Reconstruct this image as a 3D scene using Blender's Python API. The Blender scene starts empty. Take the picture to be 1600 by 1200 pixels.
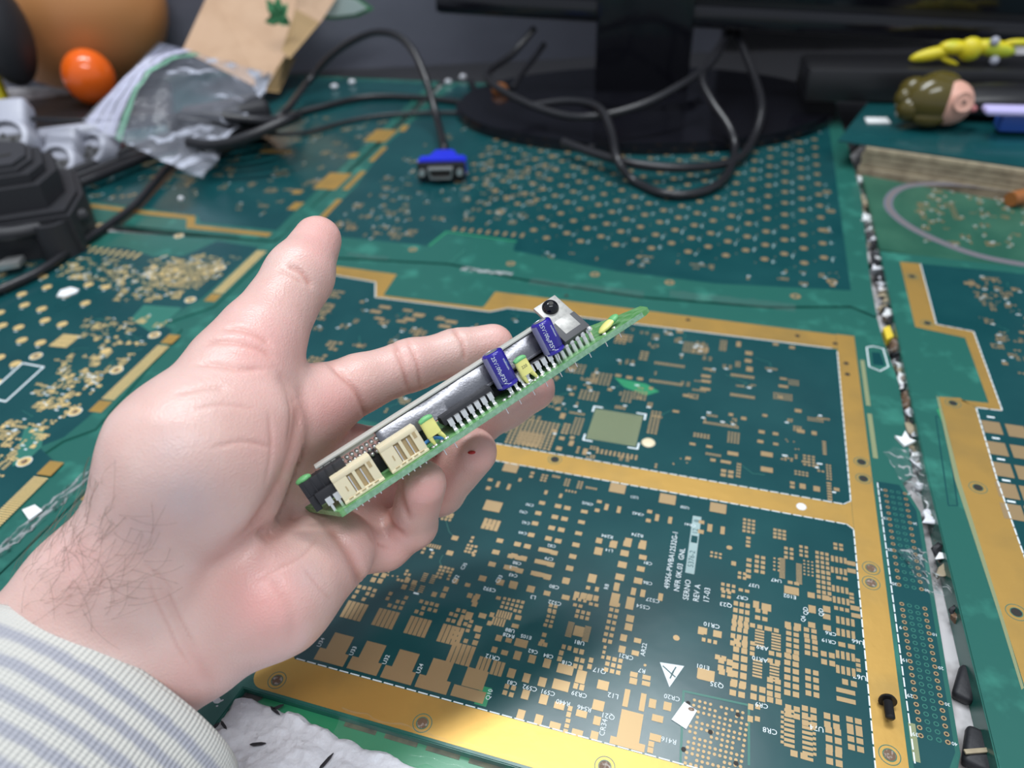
import bpy, bmesh, math, random
import numpy as np
from mathutils import Vector, Matrix, noise

# ---------------------------------------------------------------- camera
FPX = 1130.0; PITCH = math.radians(37.24); ROLL = math.radians(-2.8); YAW = math.radians(18.49); CAMH = 0.22
_X = np.array([1, 0, 0.]); FW = np.array([0, math.cos(PITCH), -math.sin(PITCH)]); _U = np.array([0, math.sin(PITCH), math.cos(PITCH)])
CX = math.cos(ROLL)*_X + math.sin(ROLL)*_U
CU = -math.sin(ROLL)*_X + math.cos(ROLL)*_U
CAM = np.array([0, 0, CAMH])
scene = bpy.context.scene
COL = scene.collection
cd = bpy.data.cameras.new('camera'); cam = bpy.data.objects.new('camera', cd); COL.objects.link(cam)
cd.sensor_width = 36; cd.lens = 36*FPX/1600; cd.clip_start = 0.01; cd.clip_end = 50
cam.matrix_world = Matrix(((CX[0], CU[0], -FW[0], 0), (CX[1], CU[1], -FW[1], 0), (CX[2], CU[2], -FW[2], CAMH), (0, 0, 0, 1)))
cd.dof.use_dof = True; cd.dof.focus_distance = 0.218; cd.dof.aperture_fstop = 9.5
scene.camera = cam
# ---------------------------------------------------------------- world, lights, exposure
w = bpy.data.worlds.new('world'); scene.world = w; w.use_nodes = True
w.node_tree.nodes['Background'].inputs[0].default_value = (0.80, 0.88, 1.0, 1)
w.node_tree.nodes['Background'].inputs[1].default_value = 0.38
def area(name, loc, target, sx, sy, power, col):
    l = bpy.data.lights.new(name, 'AREA'); l.shape = 'RECTANGLE'; l.size = sx; l.size_y = sy; l.energy = power; l.color = col
    o = bpy.data.objects.new(name, l); COL.objects.link(o); o.location = loc
    o.rotation_euler = (Vector(target)-Vector(loc)).to_track_quat('-Z', 'Y').to_euler(); return o
area('ceiling_light', (-0.15, 0.75, 1.75), (0, 0.35, 0), 1.3, 0.22, 17, (0.93, 0.97, 1.0))
area('ceiling_light', (0.25, -0.55, 1.85), (0, 0.3, 0), 1.3, 0.3, 12, (0.95, 0.98, 1.0))
vs = scene.view_settings
vs.view_transform = 'Standard'; vs.look = 'None'; vs.gamma = 1; vs.use_curve_mapping = False; vs.exposure = 0.55

# ---------------------------------------------------------------- geometry helpers (all local units in millimetres)
def camw(p):                       # camera-space mm -> world m
    p = np.asarray(p, float)/1000; return CAM + CX*p[..., 0:1] + CU*p[..., 1:2] + FW*p[..., 2:3] if p.ndim > 1 else CAM + CX*p[0] + CU*p[1] + FW*p[2]
def C(px, py, z): return np.array([(px-800)/FPX*z, -(py-600)/FPX*z, z])
def AT(px, py, h=0.0):             # point of the photo at height h mm above the boards -> world m
    r = CX*(px-800)/FPX - CU*(py-600)/FPX + FW
    t = (CAMH-h/1000)/-r[2]; return CAM + r*t
def ATY(px, py, y):                # point of the photo at world depth y (m)
    r = CX*(px-800)/FPX - CU*(py-600)/FPX + FW; return CAM + r*(y/r[1])
BU = np.array([math.cos(YAW), -math.sin(YAW), 0]); BV = np.array([math.sin(YAW), math.cos(YAW), 0]); BO = AT(420, 1080)
def B(px, py, h=0):                # photo point -> board u,v (mm)
    p = AT(px, py, h)-BO; return float(p@BU*1000), float(p@BV*1000)
def frame(o, x, y, z, s=0.001):
    return Matrix([[x[i]*s, y[i]*s, z[i]*s, o[i]] for i in range(3)]+[[0, 0, 0, 1]])
BF = frame(BO, BU, BV, (0, 0, 1))  # board frame
def spot(p, yaw=0, tilt=None):     # a local mm frame standing at world point p
    m = Matrix.Translation(Vector(p)) @ Matrix.Rotation(math.radians(yaw), 4, 'Z')
    if tilt: m = m @ Matrix.Rotation(math.radians(tilt[0]), 4, 'X') @ Matrix.Rotation(math.radians(tilt[1]), 4, 'Y')
    return m @ Matrix.Scale(0.001, 4)

ORG = {}
class MB:
    def __init__(s, M=None): s.bm = bmesh.new(); s.M = M or Matrix.Scale(0.001, 4); s.mi = 0
    def _fin(s, vs_, M=None):
        for f in {f for v in vs_ for f in v.link_faces}: f.material_index = s.mi
    def box(s, x0, x1, y0, y1, z0, z1, bev=0, seg=2, R=None):
        g = bmesh.ops.create_cube(s.bm, size=1); vs_ = g['verts']
        c = Vector(((x0+x1)/2, (y0+y1)/2, (z0+z1)/2))
        L = Matrix.Translation(c) @ (R or Matrix()) @ Matrix.Diagonal((abs(x1-x0), abs(y1-y0), abs(z1-z0), 1))
        bmesh.ops.transform(s.bm, matrix=L, verts=vs_)
        if bev > 0:
            es = list({e for v in vs_ for e in v.link_edges})
            r = bmesh.ops.bevel(s.bm, geom=es, offset=bev, segments=seg, affect='EDGES', profile=0.5)
            vs_ = list({v for f in r['faces'] for v in f.verts} | {v for v in vs_ if v.is_valid})
            # reach every vert of this island
            vs_ = s._island(vs_)
        bmesh.ops.transform(s.bm, matrix=s.M, verts=vs_); s._fin(vs_); return s
    def _island(s, vs_):
        seen = set(vs_); st = list(vs_)
        while st:
            v = st.pop()
            for e in v.link_edges:
                o = e.other_vert(v)
                if o not in seen: seen.add(o); st.append(o)
        return list(seen)
    def cyl(s, a, b, r0, r1=None, n=20, cap=True):
        a = Vector(a); b = Vector(b); r1 = r0 if r1 is None else r1
        d = b-a; g = bmesh.ops.create_cone(s.bm, cap_ends=cap, segments=n, radius1=r0, radius2=r1, depth=d.length)
        L = Matrix.Translation((a+b)/2) @ d.to_track_quat('Z', 'Y').to_matrix().to_4x4()
        bmesh.ops.transform(s.bm, matrix=s.M @ L, verts=g['verts']); s._fin(g['verts']); return s
    def sph(s, c, r, n=24, rot=None):
        g = bmesh.ops.create_uvsphere(s.bm, u_segments=n, v_segments=max(6, n//2), radius=1)
        rr = (r, r, r) if not hasattr(r, '__len__') else r
        L = Matrix.Translation(Vector(c)) @ (rot or Matrix()) @ Matrix.Diagonal((*rr, 1))
        bmesh.ops.transform(s.bm, matrix=s.M @ L, verts=g['verts']); s._fin(g['verts']); return s
    def prism(s, pts, z0, z1, bev=0):
        bot = [s.bm.verts.new((x, y, z0)) for x, y in pts]
        f = s.bm.faces.new(bot); f.normal_update()
        if z1 != z0:
            r = bmesh.ops.extrude_face_region(s.bm, geom=[f]); top = [v for v in r['geom'] if isinstance(v, bmesh.types.BMVert)]
            bmesh.ops.translate(s.bm, verts=top, vec=(0, 0, z1-z0)); allv = bot+top
        else: allv = bot
        if bev and z1 != z0:
            es = [e for e in {e for v in top for e in v.link_edges} if all(v in top for v in e.verts)]
            bmesh.ops.bevel(s.bm, geom=es, offset=bev, segments=2, affect='EDGES')
            allv = s._island([v for v in allv if v.is_valid])
        bmesh.ops.recalc_face_normals(s.bm, faces=list({f for v in allv for f in v.link_faces}))
        bmesh.ops.transform(s.bm, matrix=s.M, verts=allv); s._fin(allv); return s
    def rect(s, u, v, w_, h_, z=0.03, ang=0):   # thin pad
        s.k = getattr(s, 'k', 0)+1; z += (s.k % 23)*.0007
        c, n = math.cos(ang), math.sin(ang); q = []
        for a, b in ((-.5, -.5), (.5, -.5), (.5, .5), (-.5, .5)):
            x, y = a*w_, b*h_; q.append(s.bm.verts.new(s.M @ Vector((u+x*c-y*n, v+x*n+y*c, z))))
        f = s.bm.faces.new(q); f.material_index = s.mi; return s
    def disc(s, u, v, r, z=0.03, n=14, r_in=0):
        s.k = getattr(s, 'k', 0)+1; z += (s.k % 23)*.0007
        o = [s.bm.verts.new(s.M @ Vector((u+r*math.cos(t*2*math.pi/n), v+r*math.sin(t*2*math.pi/n), z))) for t in range(n)]
        if r_in <= 0: f = s.bm.faces.new(o); f.material_index = s.mi
        else:
            i = [s.bm.verts.new(s.M @ Vector((u+r_in*math.cos(t*2*math.pi/n), v+r_in*math.sin(t*2*math.pi/n), z))) for t in range(n)]
            for k in range(n):
                f = s.bm.faces.new((o[k], o[(k+1) % n], i[(k+1) % n], i[k])); f.material_index = s.mi
        return s
    def poly(s, pts, z=0.03):
        f = s.bm.faces.new([s.bm.verts.new(s.M @ Vector((x, y, z))) for x, y in pts]); f.material_index = s.mi; return s
    def tube(s, pts, r, n=10, world=False, sm=8, cap=True, flat=None):   # smooth tube through points
        P = [np.array(p, float) for p in pts]
        if sm > 1: P = crom(P, sm)
        M = Matrix() if world else s.M
        P = [M @ Vector(p) for p in P]; sc_ = .001 if world else s.M.to_scale()[0]
        rings = []; up = Vector((0, 0, 1)); prev = None
        for i, p in enumerate(P):
            t = (P[min(i+1, len(P)-1)]-P[max(i-1, 0)]).normalized()
            if prev is None:
                x = t.cross(up)
                if x.length < .05: x = t.cross(Vector((0, 1, 0)))
            else: x = prev - t*prev.dot(t)
            x.normalize(); prev = x; y = t.cross(x)
            k = sc_*(r(i/(len(P)-1)) if callable(r) else r)
            rings.append([s.bm.verts.new(p + (x*math.cos(a)+y*math.sin(a)*(flat or 1))*k) for a in [2*math.pi*j/n for j in range(n)]])
        for a, b in zip(rings, rings[1:]):
            for j in range(n):
                f = s.bm.faces.new((a[j], a[(j+1) % n], b[(j+1) % n], b[j])); f.material_index = s.mi
        if cap:
            for q in (rings[0][::-1], rings[-1]):
                f = s.bm.faces.new(q); f.material_index = s.mi
        return s
    def lathe(s, prof, n=28, M=None):      # (r, z) profile about local z
        L = s.M @ (M or Matrix()); rings = []
        for r, z in prof: rings.append([s.bm.verts.new(L @ Vector((r*math.cos(2*math.pi*j/n), r*math.sin(2*math.pi*j/n), z))) for j in range(n)] if r > 1e-6 else [s.bm.verts.new(L @ Vector((0, 0, z)))])
        for a, b in zip(rings, rings[1:]):
            for j in range(n):
                q = [a[j % len(a)], a[(j+1) % len(a)], b[(j+1) % len(b)], b[j % len(b)]]; q2 = []
                for v in q:
                    if v not in q2: q2.append(v)
                if len(q2) > 2:
                    f = s.bm.faces.new(q2); f.material_index = s.mi
        return s
    def jitter(s, amp, sc, seed=0):
        for v in s.bm.verts:
            v.co += noise.noise_vector(v.co*sc+Vector((seed, 0, 0)))*amp/1000
        return s
    def build(s, name, mat, parent=None, smooth=True, sharp=40):
        me = bpy.data.meshes.new(name)
        bmesh.ops.recalc_face_normals(s.bm, faces=s.bm.faces[:])
        co = [v.co for v in s.bm.verts]
        if parent is not None: org = ORG[parent]
        else:
            n = len(co); org = Vector((sum(c.x for c in co)/n, sum(c.y for c in co)/n, min(c.z for c in co)))
        bmesh.ops.translate(s.bm, verts=s.bm.verts[:], vec=-org)
        if smooth:
            for f in s.bm.faces: f.smooth = True
            for e in s.bm.edges:
                if len(e.link_faces) == 2 and e.calc_face_angle(0) > math.radians(sharp): e.smooth = False
        s.bm.to_mesh(me); s.bm.free()
        for m_ in (mat if isinstance(mat, (list, tuple)) else [mat]): me.materials.append(m_)
        o = bpy.data.objects.new(name, me); COL.objects.link(o)
        if parent is not None: o.parent = parent; ORG[o] = org
        else: o.location = org; ORG[o] = org
        return o
def crom(P, sm):
    out = []
    Q = [2*P[0]-P[1]]+list(P)+[2*P[-1]-P[-2]]
    for i in range(1, len(Q)-2):
        a, b, c, d = Q[i-1:i+3]
        for k in range(sm):
            t = k/sm; out.append(.5*((2*b)+(c-a)*t+(2*a-5*b+4*c-d)*t*t+(3*b-a-3*c+d)*t**3))
    out.append(P[-1]); return out
def thing(name, label, cat, loc, group=None):
    o = bpy.data.objects.new(name, None); COL.objects.link(o); o.location = loc; o.empty_display_size = .01
    o['label'] = label; o['category'] = cat
    if group: o['group'] = group
    ORG[o] = Vector(loc); return o
def tag(o, label, cat, group=None, kind=None):
    o['label'] = label; o['category'] = cat
    if group: o['group'] = group
    if kind: o['kind'] = kind
    return o
def copy_part(o, d, parent=None):          # copy of a part (and its sub-parts) moved by world offset d
    c = o.copy(); COL.objects.link(c); c.parent = parent or o.parent; c.location = Vector(o.location)+Vector(d); ORG[c] = ORG[o]+Vector(d)
    for ch in list(o.children):
        k = ch.copy(); COL.objects.link(k); k.parent = c
    return c
_tm = {}
def text_geo(txt):
    if txt not in _tm:
        cu = bpy.data.curves.new('t', 'FONT'); cu.body = txt; cu.size = 1; cu.align_x = 'CENTER'; cu.align_y = 'CENTER'; cu.resolution_u = 2
        ob = bpy.data.objects.new('t', cu); COL.objects.link(ob); bpy.context.view_layer.update()
        me = ob.to_mesh(); _tm[txt] = ([v.co.copy() for v in me.vertices], [tuple(p.vertices) for p in me.polygons])
        ob.to_mesh_clear(); bpy.data.objects.remove(ob); bpy.data.curves.remove(cu)
    return _tm[txt]
def put_text(mb, txt, fn, size):           # fn maps (x,y) of the text plane to a mb-local point
    vv, ff = text_geo(txt); vs_ = [mb.bm.verts.new(mb.M @ Vector(fn(v.x*size, v.y*size))) for v in vv]
    for f in ff:
        try: q = mb.bm.faces.new([vs_[i] for i in f]); q.material_index = mb.mi
        except ValueError: pass
# ---------------------------------------------------------------- materials
def mat(name, col, rough=.5, metal=0, spec=.5, coat=0, noise_=None, bump=None, sss=0, trans=0, alpha=1, emit=None):
    m = bpy.data.materials.new(name); m.use_nodes = True; nt = m.node_tree; b = nt.nodes['Principled BSDF']
    b.inputs['Base Color'].default_value = (*col, 1); b.inputs['Roughness'].default_value = rough; b.inputs['Metallic'].default_value = metal
    b.inputs['Specular IOR Level'].default_value = spec; b.inputs['Coat Weight'].default_value = coat; b.inputs['Coat Roughness'].default_value = .08
    b.inputs['Transmission Weight'].default_value = trans; b.inputs['Alpha'].default_value = alpha
    if sss: b.inputs['Subsurface Weight'].default_value = sss; b.inputs['Subsurface Radius'].default_value = (1, .35, .2); b.inputs['Subsurface Scale'].default_value = .003
    tc = nt.nodes.new('ShaderNodeTexCoord')
    if noise_:                               # (scale, colour2, lo, hi[, detail])
        n = nt.nodes.new('ShaderNodeTexNoise'); n.inputs['Scale'].default_value = noise_[0]; n.inputs['Detail'].default_value = noise_[4] if len(noise_) > 4 else 4
        r = nt.nodes.new('ShaderNodeMapRange'); r.inputs[1].default_value = noise_[2]; r.inputs[2].default_value = noise_[3]
        x = nt.nodes.new('ShaderNodeMix'); x.data_type = 'RGBA'; x.inputs[6].default_value = (*col, 1); x.inputs[7].default_value = (*noise_[1], 1)
        nt.links.new(tc.outputs['Object'], n.inputs['Vector']); nt.links.new(n.outputs['Fac'], r.inputs[0]); nt.links.new(r.outputs[0], x.inputs[0]); nt.links.new(x.outputs[2], b.inputs['Base Color'])
    if bump:                                 # (scale, strength, distance)
        n = nt.nodes.new('ShaderNodeTexNoise'); n.inputs['Scale'].default_value = bump[0]; n.inputs['Detail'].default_value = 4
        u = nt.nodes.new('ShaderNodeBump'); u.inputs['Strength'].default_value = bump[1]; u.inputs['Distance'].default_value = bump[2]
        nt.links.new(tc.outputs['Object'], n.inputs['Vector']); nt.links.new(n.outputs['Fac'], u.inputs['Height']); nt.links.new(u.outputs[0], b.inputs['Normal'])
    return m
M = {}
M['mask'] = mat('dark_solder_mask', (.004, .055, .062), .24, bump=(30, .15, .001), noise_=(25, (.010, .075, .08), .35, .75))
M['margin'] = mat('green_margin', (.020, .122, .098), .27, bump=(40, .2, .001), noise_=(60, (.05, .25, .19), .55, .8))
M['edge'] = mat('board_edge', (.13, .13, .07), .6, noise_=(300, (.05, .05, .03), .4, .7))
M['gold'] = mat('gold_plate', (.62, .375, .10), .42, .65, bump=(120, .25, .0005), noise_=(45, (.50, .32, .10), .45, .75))
M['pad'] = mat('pad_gold', (.45, .315, .165), .46, .6)
M['padb'] = mat('pad_gold_bright', (.78, .57, .25), .5, .4)
M['trace'] = mat('covered_trace', (.03, .17, .13), .35)
M['green'] = mat('light_green_mask', (.03, .26, .12), .3)
M['white'] = mat('silkscreen_white', (.78, .86, .88), .5)
M['bga'] = mat('bga_field', (.25, .28, .15), .4)
M['dark'] = mat('hole_dark', (.02, .018, .015), .6)
M['rust'] = mat('hole_brown', (.16, .09, .05), .5, noise_=(900, (.5, .45, .4), .5, .7))
M['wall'] = mat('grey_wall', (.17, .178, .22), .6, bump=(60, .2, .002), noise_=(3, (.13, .135, .17), .4, .6))
M['desk'] = mat('dirty_white_desk', (.60, .58, .59), .5, noise_=(60, (.14, .12, .11), .45, .72), bump=(80, .3, .001))
M['foam'] = mat('crumpled_white_foam', (.76, .76, .80), .7, bump=(500, .6, .0009))
M['black'] = mat('black_plastic', (.012, .012, .014), .35)
M['gloss'] = mat('glossy_black', (.006, .006, .009), .12)
M['matblack'] = mat('matte_black', (.02, .02, .024), .55, bump=(600, .3, .0004))
M['cable'] = mat('black_cable', (.014, .014, .017), .33)
M['blue'] = mat('blue_plastic', (.015, .03, .62), .4)
M['steel'] = mat('nickel_metal', (.68, .69, .68), .28, .8)
M['tin'] = mat('tinned_pin', (.92, .92, .91), .22, .75)
M['rack'] = mat('grey_plastic', (.42, .43, .50), .4)
M['tan'] = mat('tan_plastic', (.56, .25, .09), .38)
M['orange'] = mat('orange_plastic', (.85, .13, .01), .15)
M['kraft'] = mat('kraft_card', (.56, .37, .24), .7, noise_=(30, (.50, .32, .20), .4, .7))
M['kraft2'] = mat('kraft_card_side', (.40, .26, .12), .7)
M['leafg'] = mat('green_felt', (.05, .22, .09), .7)
M['leafw'] = mat('pale_leaf', (.45, .55, .52), .5)
M['olive'] = mat('olive_gloss', (.085, .065, .012), .18)
M['flesh'] = mat('pink_plastic', (.70, .38, .29), .4)
M['yellow'] = mat('yellow_plastic', (.75, .62, .02), .35, noise_=(40, (.50, .58, .04), .5, .6))
M['wood'] = mat('bare_board_stack', (.40, .33, .22), .7, noise_=(120, (.25, .20, .13), .4, .7))
M['paper'] = mat('white_label', (.85, .86, .86), .5)
M['cream'] = mat('cream_nylon', (.80, .70, .48), .42, sss=.05)
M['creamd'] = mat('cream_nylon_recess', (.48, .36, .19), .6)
M['epoxy'] = mat('yellow_epoxy', (.84, .80, .26), .35)
M['epoxyg'] = mat('green_epoxy_tip', (.16, .48, .18), .4)
M['capb'] = mat('blue_sleeve', (.022, .012, .30), .22, coat=.5)
M['capg'] = mat('grey_blue_band', (.27, .27, .46), .3)
M['pcbg'] = mat('translucent_green_board', (.10, .30, .09), .35, noise_=(500, (.22, .42, .20), .4, .7))
M['pcbe'] = mat('milled_green_edge', (.17, .34, .20), .5, noise_=(900, (.28, .46, .32), .35, .7))
M['disp'] = mat('glossy_display_black', (.22, .22, .24), .27, .8, bump=(1500, .2, .0002))
M['rail'] = mat('grey_white_plastic', (.55, .55, .50), .45)
M['ic'] = mat('ic_body', (.02, .02, .024), .5)
M['icg'] = mat('grey_package', (.075, .075, .08), .55)
M['tab'] = mat('aluminium_tab', (.42, .41, .385), .42, .3, noise_=(700, (.34, .335, .315), .45, .65))
M['yellowtube'] = mat('yellow_bit', (.8, .6, .05), .5)
M['brown'] = mat('brown_plastic', (.35, .12, .03), .4)
M['ltblue'] = mat('light_blue_wire', (.05, .25, .6), .4)
M['red'] = mat('red_bit', (.5, .02, .02), .4)
def film(name, col, fac, rough=.15):
    m = bpy.data.materials.new(name); m.use_nodes = True; nt = m.node_tree; nt.nodes.clear()
    o = nt.nodes.new('ShaderNodeOutputMaterial'); t = nt.nodes.new('ShaderNodeBsdfTransparent'); p = nt.nodes.new('ShaderNodeBsdfPrincipled')
    p.inputs['Base Color'].default_value = (*col, 1); p.inputs['Roughness'].default_value = rough; x = nt.nodes.new('ShaderNodeMixShader')
    lw = nt.nodes.new('ShaderNodeFresnel'); lw.inputs[0].default_value = 1.15; ad = nt.nodes.new('ShaderNodeMath'); ad.operation = 'ADD'; ad.use_clamp = True; ad.inputs[1].default_value = fac
    nt.links.new(lw.outputs[0], ad.inputs[0]); nt.links.new(ad.outputs[0], x.inputs[0]); nt.links.new(t.outputs[0], x.inputs[1]); nt.links.new(p.outputs[0], x.inputs[2]); nt.links.new(x.outputs[0], o.inputs[0])
    return m
M['film'] = film('clear_film', (.50, .52, .60), .14)
M['tape'] = film('clear_tape', (.35, .38, .38), .05, .35)
M['tapeG'] = film('glossy_tape', (.6, .7, .68), .06, .08)
M['zip'] = film('zip_strip', (.60, .60, .75), .75, .3)
M['zipg'] = film('green_zip_strip', (.25, .55, .38), .6, .3)
# ================================================================ DESK, WALL
R = random.Random(11)
def struct(o): o['kind'] = 'structure'; return o
mb = MB(); mb.box(-1400, 1400, 20, 1300, -40, -6); o = mb.build('workbench', M['desk']); tag(o, 'dirty off-white workbench top seen in the gap between the circuit panels', 'table')
mb = MB(); a = ATY(300, 120, .93); mb.box(-1500, 1500, 950, 1000, -300, 1500); struct(mb.build('wall_back', M['wall']))
mb = MB(); mb.box(-1500, 1500, -1200, 1000, -760, -740); struct(mb.build('floor', M['desk']))
# ================================================================ ETCHED PANELS
def Bp(pts, h=0): return [B(x, y, h) for x, y in pts]
def inset_poly(pts): return pts
class Panel:
    """one circuit panel: laminate body plus thin coloured copper / mask layers, drawn in board millimetres"""
    def __init__(s, root, MF, top=0.0, conv=None):
        s.root, s.MF, s.top = root, MF, top
        s.remap = {}; s.L = {}; s.conv = conv or (lambda x, y: B(x, y, top))
    def lay(s, k):
        if k not in s.L: s.L[k] = MB(s.MF)
        return s.L[k]
    def z(s, k): return s.top+{'margin': .0, 'mask': .03, 'green': .05, 'bga': .06, 'worn': .055, 'haze': .105, 'gold': .07, 'trace': .07, 'ring': .09, 'pad': .10, 'white': .11, 'hole': .13}[k]
    def poly(s, k, pts, z=None): s.lay(k).poly(pts, z or s.z(k))
    def rect(s, k, u, v, w_, h_, ang=0): s.lay(k).rect(u, v, w_, h_, s.z(k), ang)
    def disc(s, k, u, v, r, n=12, r_in=0): s.lay(k).disc(u, v, r, s.z(k), n, r_in)
    def line(s, k, pts, wd=.3):
        for (a, b), (c, d) in zip(pts, pts[1:]):
            L_ = math.hypot(c-a, d-b); s.rect(k, (a+c)/2, (b+d)/2, L_+wd*.6, wd, math.atan2(d-b, c-a))
    def dashes(s, pts, L_=3.3, gap=.75, wd=.42):
        for (a, b), (c, d) in zip(pts, pts[1:]):
            D = math.hypot(c-a, d-b); n = max(1, int(D/(L_+gap))); an = math.atan2(d-b, c-a)
            for i in range(n):
                t = (i+.5)/n; s.rect('white', a+(c-a)*t, b+(d-b)*t, D/n-gap, wd, an)
    def hole(s, u, v, r=1.7, ring=3.2, k='dark'):
        s.disc('margin', u, v, ring, 26, ring-.22) if False else s.lay('trace').disc(u, v, ring, s.z('ring'), 28, ring-.25)
        s.lay('hole' if k == 'dark' else 'hole2').disc(u, v, r, s.z('hole'), 18)
        s.lay('trace').disc(u, v, r*1.18, s.z('ring'), 20, r*1.02)
    def txt(s, t, u, v, size, ang=0):
        c, n = math.cos(math.radians(ang)), math.sin(math.radians(ang)); z = s.z('white')
        put_text(s.lay('white'), t, lambda x, y: (u+x*c-y*n, v+x*n+y*c, z), size)
    def done(s):
        names = {'margin': ('margin_print', 'margin'), 'mask': ('solder_mask', 'mask'), 'green': ('thin_mask', 'green'), 'gold': ('gold_border', 'gold'), 'trace': ('etched_rings', 'trace'),
                 'pad': ('solder_pads', 'pad'), 'white': ('printed_legend', 'white'), 'hole': ('drill_holes', 'dark'), 'hole2': ('worn_drill_holes', 'rust'), 'ring': ('hole_rings', 'pad'), 'worn': ('worn_outline', 'worn'), 'haze': ('legend_box', 'haze'), 'bga': ('grid_array_footprint', 'bga'), 'padg': ('bright_pads', 'gold')}
        for k, b in s.L.items():
            nm, m_ = names[k]; b.build(nm, M[s.remap.get(m_, m_)], s.root, smooth=False)
    def cluster(s, u, v, nu, nv, pu, pv, w_, h_, jit=0, drop=0, k='pad'):
        for i in range(nu):
            for j in range(nv):
                if R.random() < drop: continue
                s.rect(k, u+(i-(nu-1)/2)*pu+R.uniform(-jit, jit), v+(j-(nv-1)/2)*pv+R.uniform(-jit, jit), w_, h_)
    def filler(s, u0, u1, v0, v1, n, excl=(), white=.35, small=1.0):
        """plausible component footprints: little pad pairs, rows, fields"""
        for _ in range(n):
            u, v = R.uniform(u0, u1), R.uniform(v0, v1)
            if any(a <= u <= b and c <= v <= d for a, b, c, d in excl): continue
            t = R.random(); q = small
            if t < .35: s.cluster(u, v, *R.choice([(2, 1), (1, 2)]), 1.9*q, 1.9*q, 1.2*q, 1.2*q)
            elif t < .6: s.cluster(u, v, R.randint(2, 4), R.randint(2, 4), 1.55*q, 1.55*q, 1.1*q, 1.1*q, .1, .15)
            elif t < .72: s.cluster(u, v, 2, R.randint(4, 6), 3.4*q, .85*q, 1.9*q, .45*q)
            elif t < .82: s.cluster(u, v, R.randint(4, 9), 1, 1.0*q, 1, .6*q, 1.8*q)
            elif t < .92: s.rect('pad', u, v, 2.6*q, 2.2*q)
            else:
                for _k in range(5): s.disc('pad', u+R.uniform(-3, 3), v+R.uniform(-3, 3), .38, 8)
            if R.random() < white: s.rect('white', u+R.uniform(-2, 2), v+R.choice((-2.3, 2.3))*q, R.uniform(1.4, 2.4), .75)
            if R.random() < .15: s.line('trace', [(u, v), (u+R.uniform(-4, 4), v+R.uniform(2, 6)), (u+R.uniform(-8, 8), v+R.uniform(6, 9))], .22)
def rounded(x0, x1, y0, y1, r, n=6):
    out = []
    for cx_, cy_, a0 in ((x1-r, y1-r, 0), (x0+r, y1-r, 90), (x0+r, y0+r, 180), (x1-r, y0+r, 270)):
        for i in range(n+1): a = math.radians(a0+90*i/n); out.append((cx_+r*math.cos(a), cy_+r*math.sin(a)))
    return out
# ---- main panel ---------------------------------------------------------------
M['haze'] = mat('legend_box_white', (.34, .46, .46), .5)
M['worn'] = mat('worn_grey', (.16, .16, .20), .4)
root = thing('circuit_board', 'large dark teal circuit panel with gold border beneath the hand, covered in gold pads', 'circuit board', BF @ Vector((90, 100, -3)), None)
body = MB(BF)
body.prism([(-128, -30), (-12, -30), (-9, -1.2), (205, -1.2), (206.5, 28), (209.5, 38), (211.2, 137), (206.5, 152), (211, 158), (212.5, 225), (209, 262), (208, 283), (195, 292), (150, 281), (78, 276), (3, 281), (-47, 290), (-128, 281)], -3.0, 0, bev=.3)
bo = body.build('laminate', M['margin'], root)
P = Panel(root, BF)
# lower and upper mask fields
P.poly('mask', [(.5, 14.6), (2.4, 12.8), (185.4, 12.8), (185.4, 120.5), (183, 122.6), (-119, 122.6), (-119, 20), (-12, 20), (-12, 12.8)][:0] or [(.5, 14.6), (2.4, 12.8), (185.4, 12.8), (185.4, 120.5), (183, 122.6), (.5, 122.6)])
P.poly('mask', [(-119, 133.4), (182.5, 133.4), (185.2, 136), (185.4, 245.2), (183, 247.3), (6, 247.3), (-3, 241), (-76, 241), (-84, 258), (-119, 261)])
P.poly('mask', [(-119, 20), (-9, 20), (-9, 122.6), (-119, 122.6)])
# gold border as strips
g = lambda pts: P.poly('gold', pts)
fr = [(-8+5*(1-math.cos(math.radians(a))), 5-5*math.sin(math.radians(a))) for a in range(0, 91, 15)]
g(fr+[(194.4, 0), (194.4, 12.6), (2.3, 12.6), (.3, 14.4), (.3, 122.4), (-8, 122.4)])
g([(185.6, 12.8), (194.6, 12.8), (194.6, 262), (185.6, 262)])
g([(-8, 122.8), (182.9, 122.8), (185.5, 120.5), (185.5, 136), (182.6, 133.2), (-8, 133.2)])
g([(6, 247.5), (185.5, 247.5), (185.5, 261.3), (-7, 263.8), (-8.2, 246.2), (-9, 244.6), (-71.5, 244.2), (-72.6, 246), (-75, 270.5), (-119, 272), (-119, 261.3), (-84, 258.3), (-75.8, 241.3), (-3, 241.3)])
g([(-127, 55), (-119.2, 55), (-119.2, 68), (-127, 68)]); g([(-127, 72), (-119.2, 72), (-119.2, 262), (-127, 262)])
P.poly('margin', [(-70.5, 245.4), (-9.6, 245.6), (-8.3, 263.9), (-73.8, 270.4)], .085)
P.dashes([(2.4, 12.9), (185.4, 12.9)]); P.dashes([(185.4, 13), (185.4, 120.5)]); P.dashes([(183, 122.6), (.5, 122.6)])
P.dashes([(2, 133.5), (182.5, 133.5)]); P.dashes([(185.3, 136), (185.4, 245.2)]); P.dashes([(183, 247.3), (6, 247.3), (-3, 241), (-76, 241), (-84, 258), (-119, 261)], 30, .1, .5)
P.line('white', [(182.5, 133.5), (185.3, 136)]); P.line('white', [(183, 122.6), (185.4, 120.5)])
for x, y, k in ((433, 1063, 'r'), (660, 1130, 'r'), (945, 1198, 'r'), (867, 718, 'd'), (1346, 722, 'd'), (1349, 748, 'd'), (1361, 888, 'r'), (1361, 911, 'r'), (1390, 1180, 'r')):
    P.hole(*B(x, y), 1.7, 3.1, 'dark' if k == 'd' else 'rust')
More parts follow.
